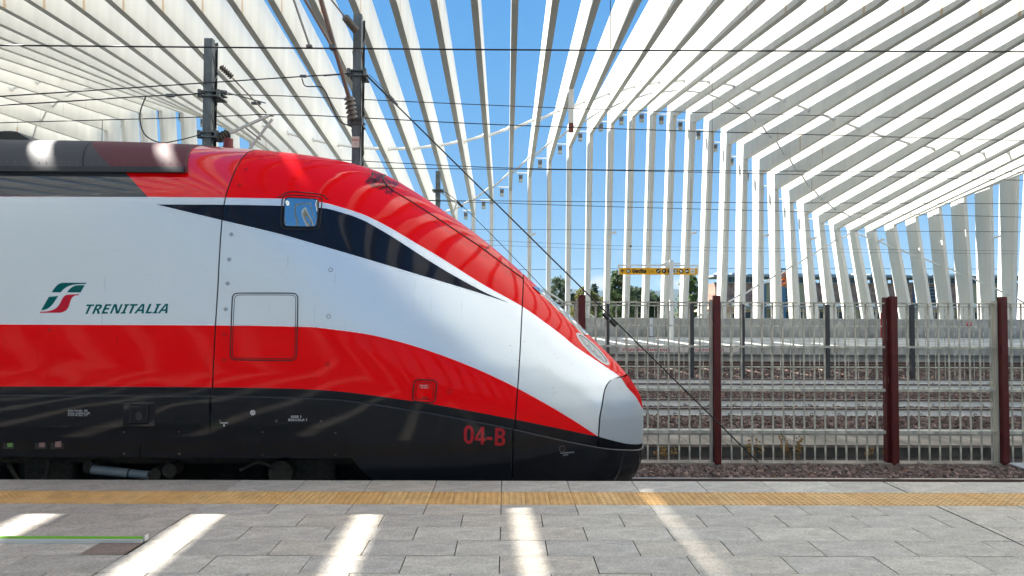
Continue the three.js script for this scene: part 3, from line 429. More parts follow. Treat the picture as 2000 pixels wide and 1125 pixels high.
{ // side window of the cab with rain gutter
  const q = [[-2.158, 2.662], [-1.846, 2.655], [-1.838, 2.372], [-2.142, 2.370]], w = new THREE.Group(); w.name = 'cab_window'; train.add(w);
  const out = roundedPath([[-2.185, 2.690], [-1.818, 2.683], [-1.812, 2.345], [-2.170, 2.343]].reverse(), 0.06), inn = roundedPath(q.slice().reverse(), 0.04);
  skinFill(out, 0.0035, liveryNear, 'surround', w, 4); skinTube(out, 0.006, 0.004, rubber, 'gasket', w); skinTube(inn, 0.005, 0.006, rubber, 'gasket', w);
  skinFill(inn, 0.006, new THREE.MeshPhysicalMaterial({ color: lin(0.42, 0.46, 0.48), metalness: 1, roughness: 0.015 }), 'mirror_glass', w, 30, 0.10);
  skinTube([[-2.235, 2.668], [-2.205, 2.668], [-2.185, 2.695], [-2.135, 2.722], [-2.0, 2.722], [-1.86, 2.712], [-1.805, 2.695], [-1.785, 2.665], [-1.765, 2.665]], 0.0055, 0.003, rubber, 'rain_gutter', w, false);
}
{ // square access hatch
  const h = new THREE.Group(); h.name = 'access_hatch'; train.add(h);
  const q = [[-2.612, 1.726], [-1.990, 1.728], [-1.996, 1.090], [-2.624, 1.094]].reverse(); skinTube(roundedPath(q, 0.05), 0.0055, 0.001, rubber, 'gasket', h);
  const q2 = [[-2.592, 1.708], [-2.010, 1.710], [-2.015, 1.108], [-2.604, 1.112]].reverse(); skinTube(roundedPath(q2, 0.04), 0.003, 0.001, rubber, 'joint', h);
}
{ // small red filler flap
  const h = new THREE.Group(); h.name = 'filler_flap'; train.add(h);
  const q = [[-0.878, 0.912], [-0.662, 0.900], [-0.680, 0.690], [-0.894, 0.706]].reverse(), p = roundedPath(q, 0.05); skinTube(p, 0.006, 0.004, rubber, 'gasket', h);
  const q2 = [[-0.850, 0.882], [-0.695, 0.872], [-0.708, 0.722], [-0.864, 0.734]].reverse(); skinFill(roundedPath(q2, 0.04), 0.010, paint({ color: 0xea0009 }), 'flap', h, 5); skinTube(roundedPath(q2, 0.04), 0.004, 0.006, rubber, 'joint', h);
  skinTube([[-0.80, 0.742], [-0.745, 0.738]], 0.005, 0.012, rubber, 'latch', h, false);
  const t = canvasTex(128, 64, (c) => { c.fillStyle = '#c4060c'; c.fillRect(0, 0, 128, 64); c.fillStyle = '#d9c9c9'; c.font = 'bold 22px sans-serif'; c.fillText('RIFORN.', 14, 26); c.fillText('ACQUA', 26, 52); });
  const pl = new THREE.PlaneGeometry(0.11, 0.045); const m = mesh('lettering', pl, std({ map: t, roughness: 0.4 }), h); const o = onSkin(-0.78, 0.845, 0.0125); m.position.copy(o); m.lookAt(o.clone().add(skinN(-0.78, 0.845)));
}
{ // cover plate with an oval socket on the skirt
  const h = new THREE.Group(); h.name = 'socket_cover'; train.add(h); const z = ZC + bodyW(-3.46, 0.58, 0.026);
  mesh('plate', rbox(0.30, 0.24, 0.012, 0.005, -3.46, 0.582, z, 2), skirtBlack, h); mesh('cover', rbox(0.185, 0.185, 0.03, 0.03, -3.46, 0.582, z + 0.008, 3), skirtBlack, h);
  const s = new THREE.CylinderGeometry(0.03, 0.03, 0.006, 20); s.rotateX(Math.PI / 2); s.scale(1, 1.45, 1); s.translate(-3.452, 0.566, z + 0.023); mesh('socket', s, black, h);
}
{ // inset square openings in the lower panel
  for (const [x0, x1, col] of [[-4.748, -4.655, 0x5f8a45], [-4.452, -4.352, 0x8a6a66], [-4.302, -4.198, 0x8a6a66]]) { const g = new THREE.Group(); g.name = 'inspection_window'; train.add(g); const z = ZC + bodyW(-4.5, 0.3, -0.006);
    mesh('frame', box(x0 - 0.008, x1 + 0.008, 0.243, 0.346, z - 0.01, z + 0.004), black, g); mesh('indicator', box(x0 + (x1 - x0) * 0.35, x1 - 0.012, 0.262, 0.328, z, z + 0.006), std({ color: col, roughness: 0.5 }), g); }
}
// bolts
for (const [x, y, r, dark] of [[-2.635, 2.287, 0.016, 1], [-2.649, 2.046, 0.016, 1], [-2.66, 1.817, 0.016, 1], [-2.675, 1.573, 0.016, 1], [-2.681, 1.334, 0.016, 0], [-2.681, 1.091, 0.016, 0], [-1.689, 1.955, 0.018, 0], [-1.697, 1.509, 0.018, 0], [-1.70, 1.056, 0.018, 0], [-0.544, 0.794, 0.02, 0], [-2.60, 3.16, 0.014, 0], [-2.589, 2.956, 0.014, 0], [-2.609, 2.777, 0.014, 0], [-4.34, 1.37, 0.010, 0]]) {
  const b = new THREE.Group(); b.name = 'bolt'; train.add(b); const pts = []; for (let i = 0; i < 14; i++) pts.push([x + r * Math.cos(i * 0.4488), y + r * Math.sin(i * 0.4488)]);
  skinTube(pts, 0.0022, 0.0005, rubber, 'rim', b); if (dark) { const c = []; for (let i = 0; i < 10; i++) c.push([x + r * 0.42 * Math.cos(i * 0.628), y + r * 0.42 * Math.sin(i * 0.628)]); skinFill(c, 0.003, rubber, 'head', b, 1); }
}
for (const [x, y] of [[-2.31, 0.415], [-2.31, 0.20], [-3.10, 0.415], [-3.10, 0.20], [-1.62, 0.41], [-1.62, 0.20], [-3.62, 0.41], [-3.62, 0.20], [-2.70, 0.52], [-2.17, 0.52], [-1.75, 0.52]]) { const b = new THREE.CylinderGeometry(0.012, 0.012, 0.008, 10); b.rotateX(Math.PI / 2); b.translate(x, y, ZC + bodyW(x, y, y > 0.45 ? 0.027 : -0.004)); mesh('bolt', b, clipMat, train); }
// groove between the side and the screen surround, with the hinge block at its top
{
  const gr = interp([[-1.335, 2.964], [-1.25, 2.863], [-1.031, 2.725], [-0.761, 2.555], [-0.492, 2.381], [-0.276, 2.241], [-0.232, 2.209], [-0.057, 2.081], [0.172, 1.921]]);
  const p = []; for (let i = 0; i <= 40; i++) { const x = mix(-1.335, 0.172, i / 40); p.push([x, gr(x)]); } skinTube(p, 0.011, -0.002, rubber, 'screen_joint', train, false);
  skinTube([[-0.235, 2.205], [-0.222, 2.235], [-0.208, 2.262], [-0.196, 2.285]], 0.006, 0, rubber, 'screen_joint', train, false);
  skinTube([[-1.335, 2.964], [-1.345, 2.99], [-1.352, 3.03], [-1.362, 3.07]], 0.012, 0, rubber, 'hinge', train, false);
  skinTube([[-1.44, 2.995], [-1.435, 2.96], [-1.40, 2.945], [-1.35, 2.945]], 0.008, 0, rubber, 'hinge', train, false);
  skinTube([[-1.44, 2.995], [-1.45, 3.03], [-1.46, 3.07]], 0.009, 0, rubber, 'hinge', train, false);
}
{ // sloping windscreen on the front of the cab
  const pts = [[0.35, 0], [0.35, 0]]; const g = []; const pos = [], idx = [], n = 16, m = 16; // strip across the centre line, following the slope
  for (let j = 0; j <= m; j++) { const y = mix(1.30, 1.83, j / m); for (let i = 0; i <= n; i++) { const s = mix(-1, 1, i / n), wz = 0.58 * s; let x = Xf(y); for (let it = 0; it < 24; it++) { if (bodyW(x, y) < Math.abs(wz)) x -= 0.02; } pos.push(x + 0.008, y + 0.008, ZC + wz); } }
  for (let j = 0; j < m; j++) for (let i = 0; i < n; i++) { const a = j * (n + 1) + i; idx.push(a, a + 1, a + n + 2, a, a + n + 2, a + n + 1); }
  const w = new THREE.BufferGeometry(); w.setAttribute('position', new THREE.Float32BufferAttribute(pos, 3)); w.setIndex(idx); w.computeVertexNormals(); mesh('windscreen', w, new THREE.MeshPhysicalMaterial({ color: lin(0.03, 0.03, 0.04), roughness: 0.05, clearcoat: 1, side: THREE.DoubleSide }), train);
}
{ // slanted headlamp in a pale bezel
  const h = new THREE.Group(); h.name = 'headlight'; train.add(h);
  const ring = (sx, sy) => { const o = []; for (let i = 0; i < 22; i++) { const t = i / 22 * Math.PI * 2, a = Math.cos(t) * 0.215 * sx, b = Math.sin(t) * 0.044 * sy; o.push([0.925 + a * 0.74 + b * 0.62, 1.165 - a * 0.70 + b * 0.62]); } return o; };
  skinFill(ring(1.12, 1.45), 0.003, std({ color: lin(0.58, 0.59, 0.60), roughness: 0.35 }), 'bezel', h, 8);
  skinFill(ring(0.95, 1.0), 0.005, std({ color: lin(0.36, 0.36, 0.36), roughness: 0.35 }), 'reflector', h, 8);
  for (const t of [-0.55, -0.15, 0.25, 0.6]) { const cx = 0.925 + t * 0.215 * 0.74, cy = 1.165 - t * 0.215 * 0.70; skinTube([[cx - 0.022, cy + 0.02], [cx, cy], [cx + 0.022, cy - 0.045]], 0.012, 0.004, std({ color: lin(0.85, 0.85, 0.83), roughness: 0.3 }), 'fin', h, false); }
  skinTube(ring(0.95, 1.0).slice(0, 12), 0.004, 0.005, rubber, 'gasket', h, false);
}
// drain marking ring on the front skirt
{ const b = new THREE.TorusGeometry(0.03, 0.004, 5, 18); const o = V(0.55, 0.215, ZC + bodyW(0.55, 0.215, 0.026) + 0.003); const m = mesh('jack_point', b, clipMat, train); m.position.copy(o); m.lookAt(o.clone().add(skinN(0.55, 0.215))); }
// dark edge of the crew door at the very left
mesh('door_post', box(-4.865, -4.83, 0.80, 2.03, ZC + 1.495, ZC + 1.516), rubber, train);
// running gear in the shade below the panels
{
  const dk = texMat(concreteTex, lin(0.075, 0.064, 0.055), 2.2, 0.9), g = new THREE.Group(); g.name = 'bogie'; train.add(g);
  for (const x of [-4.55, -1.95]) for (const s of [1, -1]) { const w = new THREE.CylinderGeometry(0.52, 0.52, 0.13, 40); w.rotateX(Math.PI / 2); w.translate(x, RAIL_Y + 0.52, ZC + s * 0.755); mesh('wheel', w, dk, g); }
  for (const s of [1, -1]) mesh('side_frame', rbox(3.6, 0.2, 0.14, 0.05, -3.25, 0.12, ZC + s * 1.08), dk, g);
  mesh('damper', merged([bar(V(-4.02, 0.008, ZC + 1.30), V(-3.66, -0.028, ZC + 1.30), 0.046, 18), bar(V(-3.66, -0.028, ZC + 1.30), V(-3.48, -0.045, ZC + 1.30), 0.041, 18)]), std({ color: lin(0.20, 0.235, 0.26), roughness: 0.4 }), g);
  mesh('damper_band', bar(V(-3.668, -0.0275, ZC + 1.30), V(-3.655, -0.0285, ZC + 1.30), 0.0475, 18), black, g);
  for (const [x, y, r] of [[-4.06, 0.03, 0.06], [-3.42, -0.04, 0.06], [-3.28, 0.0, 0.07], [-2.2, -0.02, 0.12]]) { const c = new THREE.CylinderGeometry(r, r, 0.16, 16); c.rotateX(Math.PI / 2); c.translate(x, y, ZC + 1.22); mesh('bracket', c, dk, g); }
  mesh('hose', tube([[-4.85, 0.05, ZC + 1.28], [-4.7, -0.12, ZC + 1.3], [-4.5, -0.1, ZC + 1.3], [-4.45, 0.1, ZC + 1.28]], 0.02), dk, g);
  mesh('hose', tube([[-2.6, 0.0, ZC + 1.28], [-2.4, 0.08, ZC + 1.3], [-2.25, 0.02, ZC + 1.3]], 0.018), dk, g);
  mesh('underframe', box(-8.9, -1.36, 0.17, 0.42, ZC - 1.3, ZC + 1.3), dk, train); for (const [x0, x1] of [[-8.8, -5.3], [-4.0, -2.55], [-1.3, -0.9]]) mesh('traction_motor', rbox(x1 - x0, 0.52, 1.3, 0.08, (x0 + x1) / 2, -0.13, ZC), dk, g); for (const x of [-4.55, -1.95]) mesh('gearbox', rbox(1.0, 0.6, 1.1, 0.1, x, -0.05, ZC), dk, g);
  mesh('axle_box', rbox(0.5, 0.26, 0.2, 0.05, -1.95, -0.02, ZC + 1.06), dk, g); mesh('axle_box', rbox(0.5, 0.26, 0.2, 0.05, -4.55, -0.02, ZC + 1.06), dk, g);
  mesh('floor_pan', box(-1.3, 0.9, -0.30, -0.1, ZC - 0.8, ZC + 0.8), dk, train);
}
// ------------------------------------------------------------------ nearer fence
{
  const f = thing('bar_fence', 'nearer pale steel bar fence with dark red posts along the ballast', 'fence'), z = -10.55;
  const barGeo = box(-0.0115, 0.0115, -0.70, 1.715, -0.006, 0.006), posts = [-1.58, 1.13, 3.16, 5.825, 7.485, 10.2], post = rbox(0.098, 2.52, 0.10, 0.008, 0, 0.55, 0.03), flange = rbox(0.026, 2.46, 0.11, 0.006, 0, 0.52, 0);
  for (let x = -1.5, i = 0; x < 10.2; x += 0.158, i++) { if (posts.some(p => Math.abs(p - x) < 0.07)) continue; const b = mesh('bar', barGeo, galv, f); b.position.set(x, (hash(i, 3, 4) - 0.5) * 0.006, z); b.rotation.z = (hash(i, 1, 4) - 0.5) * 0.004; }
  for (let q = 0; q + 1 < posts.length; q++) for (const [y, h] of [[1.705, 0.022], [1.04, 0.03], [0.39, 0.042], [-0.24, 0.042]]) mesh('rail', box(posts[q] + 0.02, posts[q + 1] - 0.02, y - h / 2, y + h / 2, z - 0.026, z + 0.026), galv, f);
  posts.forEach((x, i) => { const p = mesh('post', worldUV(post), redPost, f); p.position.set(x, 0, z + 0.045); if (i !== 3) { const w = mesh('post_flange', flange, galv, p); w.position.set(-0.068, 0, -0.045); } else { const w = mesh('post_web', rbox(0.05, 2.5, 0.11, 0.006, -0.07, 0.545, -0.05), redPost, p); } });
  const bx = thing('track_box', 'small grey trackside box beside the last red fence post', 'trackside box'); const wb = mesh('housing', rbox(0.55, 0.14, 0.34, 0.015, 7.80, -0.77, -10.30), std({ color: lin(0.13, 0.15, 0.17), roughness: 0.5 }), bx); mesh('lid', rbox(0.60, 0.025, 0.38, 0.01, 7.80, -0.69, -10.30), std({ color: lin(0.30, 0.33, 0.36), roughness: 0.5 }), bx);
}
// dry weeds at its foot
{
  const R = rng(8), weedMat = std({ color: lin(0.28, 0.17, 0.07), roughness: 1, side: THREE.DoubleSide }), seedMat = std({ color: lin(0.36, 0.22, 0.08), roughness: 1, side: THREE.DoubleSide });
  const spots = [[3.85, 'dry weed clump below the guy wire anchor'], [4.35, 'tallest dry weed clump behind the fence bars'], [2.45, 'small dry weed left of the first whole fence panel'], [5.70, 'dry weed tuft at the foot of the broad red post']];
  spots.forEach(([x, label], q) => { const w = thing('dry_weed', label, 'weed', 'dry weeds along the fence'), st = [], sd = []; const n = q === 1 ? 16 : 9, hh = q === 1 ? 0.42 : q === 0 ? 0.34 : 0.22;
    for (let i = 0; i < n; i++) { const bx = x + (R() - 0.5) * 0.3, a = (R() - 0.5) * 0.7, h = hh * (0.55 + R() * 0.5), top = V(bx + a * h, -0.72 + h, -10.74 + (R() - 0.5) * 0.08); st.push(bar(V(bx, -0.76, -10.74), top, 0.003, 4, 0.0015)); for (let j = 0; j < 7; j++) { const s = new THREE.IcosahedronGeometry(0.008 + R() * 0.009, 0); s.translate(top.x + (R() - 0.5) * 0.06, top.y - R() * h * 0.5, top.z + (R() - 0.5) * 0.05); sd.push(s); } }
    mesh('stem', merged(st), weedMat, w); const m = mesh('seed_head', merged(sd), seedMat, w); m.userData.kind = 'stuff'; });
}
// ------------------------------------------------------------------ second fence
{
  const f = thing('bar_fence', 'second bar fence with dark grey posts between the tracks', 'fence'), z = -23.3;
  const barGeo = box(-0.011, 0.011, -0.70, 1.76, -0.006, 0.006), posts = [0.54, 3.36, 6.18, 7.87, 10.72, 13.56, 16.42, 19.28, 22.1, 24.9];
  for (let x = 0.4, i = 0; x < 25.5; x += 0.325, i++) { if (posts.some(p => Math.abs(p - x) < 0.1)) continue; const b = mesh('bar', barGeo, galv, f); b.position.set(x, 0, z); }
  for (const y of [1.755, 1.09, 0.41, -0.28]) mesh('rail', box(0.3, 25.6, y - 0.022, y + 0.022, z - 0.022, z + 0.022), galv, f);
  for (const x of posts) { const p = mesh('post', rbox(0.125, 2.55, 0.13, 0.01, 0, 0.535, 0.06), darkPost, f); p.position.set(x, 0, z); }
}
// ------------------------------------------------------------------ overhead line masts
function insulator(a, b, r, n, parent) { const g = [], d = b.clone().sub(a); g.push(bar(a, b, r * 0.5, 10)); for (let i = 0; i < n; i++) { const c = a.clone().addScaledVector(d, (i + 0.5) / n), e = c.clone().addScaledVector(d.clone().normalize(), d.length() / n * 0.55); g.push(bar(c, e, r, 14, r * 0.72)); } return mesh('insulator', merged(g), insulatorMat, parent); }
function mast(x, top, base, z, wFront, depth, label) {
  const t = thing('overhead_line_mast', label, 'catenary mast');
  for (const s of [1, -1]) mesh('channel', merged([box(x - wFront / 2, x + wFront / 2, base, top, z + s * depth / 2 - 0.006, z + s * depth / 2 + 0.006), box(x - wFront / 2, x - wFront / 2 + 0.01, base, top, z + s * depth / 2 - s * 0.06 - 0.03, z + s * depth / 2 - s * 0.006 - 0.0), box(x + wFront / 2 - 0.01, x + wFront / 2, base, top, z + s * depth / 2 - s * 0.06 - 0.03, z + s * depth / 2 - s * 0.006)]), steelGrey, t);
  let y = base, q = 1; const step = depth * 1.15; for (; y + step < top; y += step, q = -q) for (const s of [1, -1]) mesh('lacing_bar', bar(V(x + s * wFront / 2, y, z - q * depth / 2), V(x + s * wFront / 2, y + step, z + q * depth / 2), 0.012, 5), steelGrey, t);
  return t;
}
const clampAt = (x, y, z, w, d, parent) => mesh('clamp', merged([rbox(w, 0.025, d, 0.006, x, y + 0.035, z, 1), rbox(w, 0.025, d, 0.006, x, y - 0.035, z, 1), rbox(0.05, 0.12, 0.06, 0.006, x - w / 2 + 0.01, y, z + d / 2 - 0.02, 1), rbox(0.05, 0.12, 0.06, 0.006, x + w / 2 - 0.01, y, z + d / 2 - 0.02, 1)]), steelGrey, parent);
{
  const a = mast(-4.535, 5.67, -0.8, -10.55, 0.125, 0.20, 'grey lattice mast with insulators rising behind the train cab door');
  clampAt(-4.50, 4.82, -10.58, 0.30, 0.34, a); clampAt(-4.51, 4.20, -10.58, 0.28, 0.32, a);
  const i1 = insulator(V(-4.31, 5.21, -10.36), V(-4.185, 5.09, -10.49), 0.05, 6, a); mesh('stay_tube', bar(V(-4.18, 5.08, -10.5), V(-3.80, 4.66, -10.9), 0.012, 6), pipeMat, a);
  insulator(V(-4.36, 4.13, -10.42), V(-4.25, 4.24, -10.55), 0.075, 4, a); mesh('cantilever_tube', bar(V(-4.25, 4.24, -10.55), V(-3.76, 4.62, -10.9), 0.024, 8), std({ color: lin(0.55, 0.54, 0.52), roughness: 0.4, metalness: 0.3 }), a);
  mesh('steady_arm', bar(V(-3.72, 4.58, -10.95), V(-4.10, 4.10, -11.0), 0.022, 8), tubeMat, a); mesh('stay_tube', bar(V(-4.04, 4.37, -10.7), V(-3.87, 4.23, -10.87), 0.012, 6), pipeMat, a);
  mesh('clip', rbox(0.10, 0.03, 0.05, 0.008, -3.74, 4.63, -10.92), pipeMat, a);
  mesh('turnbuckle', merged([bar(V(-4.38, 4.86, -10.45), V(-4.26, 4.855, -10.5), 0.03, 8), bar(V(-4.26, 4.855, -10.5), V(-3.85, 4.85, -11.0), 0.010, 6), rbox(0.15, 0.045, 0.045, 0.012, -3.98, 4.83, -10.95)]), steelGrey, a);
  mesh('turnbuckle', merged([bar(V(-5.02, 4.74, -10.3), V(-4.64, 4.81, -10.4), 0.012, 6), rbox(0.13, 0.05, 0.05, 0.014, -5.02, 4.745, -10.3)]), steelGrey, a);
  const b = mast(-2.285, 6.06, -0.8, -10.58, 0.125, 0.26, 'taller grey lattice mast carrying the number plate behind the red roof');
  clampAt(-2.28, 5.15, -10.58, 0.26, 0.36, b); clampAt(-2.30, 4.41, -10.58, 0.20, 0.32, b);
  insulator(V(-2.32, 4.42, -10.34), V(-2.335, 4.70, -10.18), 0.085, 5, b); mesh('cantilever_tube', bar(V(-2.335, 4.68, -10.2), V(-2.40, 5.85, -8.15), 0.032, 10), pipeMat, b);
  insulator(V(-2.27, 5.74, -10.30), V(-2.38, 5.84, -10.05), 0.062, 7, b); mesh('stay_tube', bar(V(-2.36, 5.82, -10.1), V(-2.95, 6.4, -8.8), 0.012, 6), pipeMat, b);
  mesh('registration_tube', bar(V(-2.335, 5.06, -9.2), V(-2.72, 5.75, -8.5), 0.020, 8), pipeMat, b); mesh('steady_arm', bar(V(-2.35, 4.70, -8.16), V(-2.70, 5.58, -8.4), 0.014, 6), pipeMat, b);
  mesh('clip', merged([rbox(0.07, 0.03, 0.05, 0.008, -2.35, 4.685, -8.16), rbox(0.09, 0.07, 0.09, 0.015, -2.335, 5.07, -9.2)]), steelGrey, b);
  const pt = canvasTex(64, 96, (c) => { c.fillStyle = '#cfc6bd'; c.fillRect(0, 0, 64, 96); c.fillStyle = '#b0263c'; c.font = 'bold 21px sans-serif'; c.fillText('BM5A', 3, 40); c.fillText('- C', 18, 72); });
  const pl = new THREE.BoxGeometry(0.115, 0.17, 0.004); const pm = mesh('number_plate', pl, std({ map: pt, roughness: 0.6 }), b); pm.position.set(-2.29, 4.10, -10.435);
  mesh('turnbuckle', merged([bar(V(-2.75, 5.06, -10.3), V(-2.36, 5.13, -10.4), 0.012, 6), rbox(0.10, 0.04, 0.04, 0.012, -3.02, 5.015, -10.2)]), steelGrey, b);
  mesh('jumper_cable', tube([[-3.04, 4.98, -10.2], [-3.0, 4.88, -10.22], [-2.75, 4.86, -10.25], [-2.62, 4.6, -10.3], [-2.5, 4.38, -10.32], [-2.34, 4.31, -10.35]], 0.009, 50), wireMat, b);
  mesh('earth_cable', tube([[-2.22, 5.1, -10.4], [-2.215, 4.8, -10.4], [-2.21, 4.3, -10.4], [-2.22, 3.8, -10.4]], 0.006), wireMat, b);
  const c = mast(-3.32, 8.21, -0.9, -33.2, 0.20, 0.3, 'distant grey mast beyond the sloping red nose'); clampAt(-3.30, 7.26, -33.2, 0.5, 0.5, c); clampAt(-3.30, 6.32, -33.2, 0.36, 0.4, c); mesh('steady_arm', bar(V(-2.4, 6.6, -32.8), V(-2.75, 5.6, -32.9), 0.035, 6), tubeMat, c); mesh('stay_tube', bar(V(-3.2, 7.2, -33), V(-2.4, 6.6, -32.8), 0.02, 6), pipeMat, c);
}
// ------------------------------------------------------------------ wires
{
  const wire = (pts, r, label, ext = true, left = true) => { const p = pts.map(q => q.slice()); if (ext) { const a = p[0], b = p[1], e = p[p.length - 1], g = p[p.length - 2], ka = 14 / Math.hypot(a[0] - b[0], 1), ke = 14 / Math.hypot(e[0] - g[0], 1); if (left) p.unshift([a[0] + (a[0] - b[0]) * ka, a[1] + (a[1] - b[1]) * ka, a[2] + (a[2] - b[2]) * ka]); p.push([e[0] + (e[0] - g[0]) * ke, e[1] + (e[1] - g[1]) * ke, e[2] + (e[2] - g[2]) * ke]); } return solo('overhead_wire', tube(p, r, 60, 6), wireMat, label, 'overhead wire', 'overhead line wires'); };
  wire([[-5.99, 4.67, -8.16], [0.05, 4.66, -8.16], [6.15, 4.68, -8.16]], 0.0095, 'thickest topmost contact wire crossing the whole picture above the train');
  wire([[-10, 3.83, -8.3], [-6.73, 4.38, -9.2], [-3.04, 5.01, -10.2], [-2.33, 5.13, -10.4]], 0.009, 'wire climbing from the left to the taller mast', false);
  wire([[-10, 3.72, -8], [-6.88, 4.32, -9.4], [-5.33, 4.7, -10.2], [-4.55, 4.81, -10.4]], 0.009, 'wire climbing from the left to the shorter mast', false);
  wire([[-5.33, 4.7, -10.2], [-5.41, 4.42, -10.2], [-5.36, 4.15, -10.25], [-5.16, 4.04, -10.3], [-4.9, 4.09, -10.35], [-4.59, 4.19, -10.4]], 0.009, 'drooping jumper loop left of the shorter mast', false);
  wire([[-8.41, 4.64, -11.5], [-4.81, 4.62, -11.0], [-3.72, 4.64, -10.9], [0.07, 4.68, -11.6], [9.32, 4.67, -12.4]], 0.008, 'wire held by the steady arm of the shorter mast');
  wire([[-4.41, 4.86, -10.6], [-3.72, 5.12, -11.5], [-1.85, 5.49, -13.0], [2.32, 5.94, -15.0], [12.78, 6.32, -17.0]], 0.008, 'thin wire leaving the shorter mast towards the right', true, false);
  wire([[-4.01, 5.01, -15.9], [-0.37, 4.85, -15.9], [2.46, 4.81, -15.9], [11.93, 4.82, -15.9]], 0.009, 'upper wire of the close pair at mid height');
  wire([[-2.82, 4.94, -16.5], [2.71, 5.12, -17.5], [14.25, 5.22, -19.0]], 0.009, 'lower wire of the close pair at mid height');
  wire([[-2.97, 4.91, -21.1], [3.26, 4.89, -21.1], [15.81, 4.9, -21.1]], 0.010, 'level wire crossing the columns below the lamps');
  wire([[-1.84, 4.8, -20.6], [3.33, 4.8, -21.5], [16.85, 4.68, -22.5]], 0.009, 'sagging wire just under the level wire');
  wire([[-2.36, 4.93, -28.9], [4.47, 4.94, -28.9], [21.64, 4.95, -28.9]], 0.010, 'lowest dark wire crossing the white columns');
  wire([[-1.26, 4.77, -34.0], [5.57, 4.76, -36.0], [28.43, 4.79, -38.0]], 0.007, 'faint wire above the exit sign');
  wire([[-1.2, 5.0, -34.0], [5.57, 4.95, -36.0], [28.43, 4.95, -38.0]], 0.007, 'faint wire just over the other faint wire');
  wire([[-20, 4.6, -60], [8, 5.3, -62], [60, 5.6, -64]], 0.02, 'distant power line behind the canopy');
  const dr = (x, y0, y1, z, label) => solo('dropper', bar(V(x, y0, z), V(x, y1, z), 0.005, 5), wireMat, label, 'dropper', 'droppers');
  dr(1.215, 4.68, 6.0, -8.16, 'vertical dropper above the topmost contact wire'); dr(4.72, 4.83, 7.5, -15.9, 'vertical dropper hanging in front of the columns'); dr(-6.6, 3.6, 4.64, -11.3, 'dropper above the black roof box'); dr(5.6, 4.9, 5.6, -21.1, 'short dropper on the level wire'); dr(9.3, 4.9, 5.6, -21.1, 'short dropper right of the exit sign'); dr(0.05, 4.93, 5.7, -28.9, 'short dropper on the lowest dark wire');
  const gy = thing('guy_wire', 'steel guy wire running from the taller mast down to the fence kerb', 'guy wire'); mesh('cable', bar(V(-2.14, 5.11, -10.4), V(3.70, -0.64, -10.28), 0.0105, 8), wireMat, gy);
  mesh('turnbuckle', merged([bar(V(-2.10, 5.085, -10.39), V(-1.72, 4.71, -10.385), 0.006, 6), bar(V(-2.08, 5.10, -10.36), V(-1.70, 4.726, -10.36), 0.006, 6), bar(V(-1.80, 4.79, -10.39), V(-1.66, 4.65, -10.385), 0.028, 8, 0.02)]), steelGrey, gy);
  mesh('strain_insulator', merged([bar(V(1.43, 1.53, -10.33), V(1.50, 1.46, -10.33), 0.032, 10), bar(V(1.53, 1.44, -10.33), V(1.62, 1.35, -10.33), 0.032, 10)]), blackPlastic, gy);
  const g2 = thing('guy_wire', 'thin guy wire falling from the distant mast behind the nose', 'guy wire'); mesh('cable', tube([[-3.24, 7.3, -33], [-2.5, 6.75, -32], [0.67, 3.51, -30.5], [3, 1.0, -30]], 0.016), wireMat, g2); mesh('strain_insulator', bar(V(-2.3, 6.55, -31.9), V(-2.05, 6.3, -31.8), 0.06, 8), blackPlastic, g2);
}
// hanging post with a rust red foot below the canopy
{ const t = thing('hanging_post', 'white hanging post with rust red foot below the canopy', 'hanging post'); mesh('post', rbox(0.20, 1.42, 0.20, 0.01, 2.6, 9.95, -28.3), tubeMat, t); mesh('foot', rbox(0.19, 0.36, 0.19, 0.01, 2.6, 9.06, -28.3), std({ color: lin(0.19, 0.05, 0.045), roughness: 0.7 }), t); }
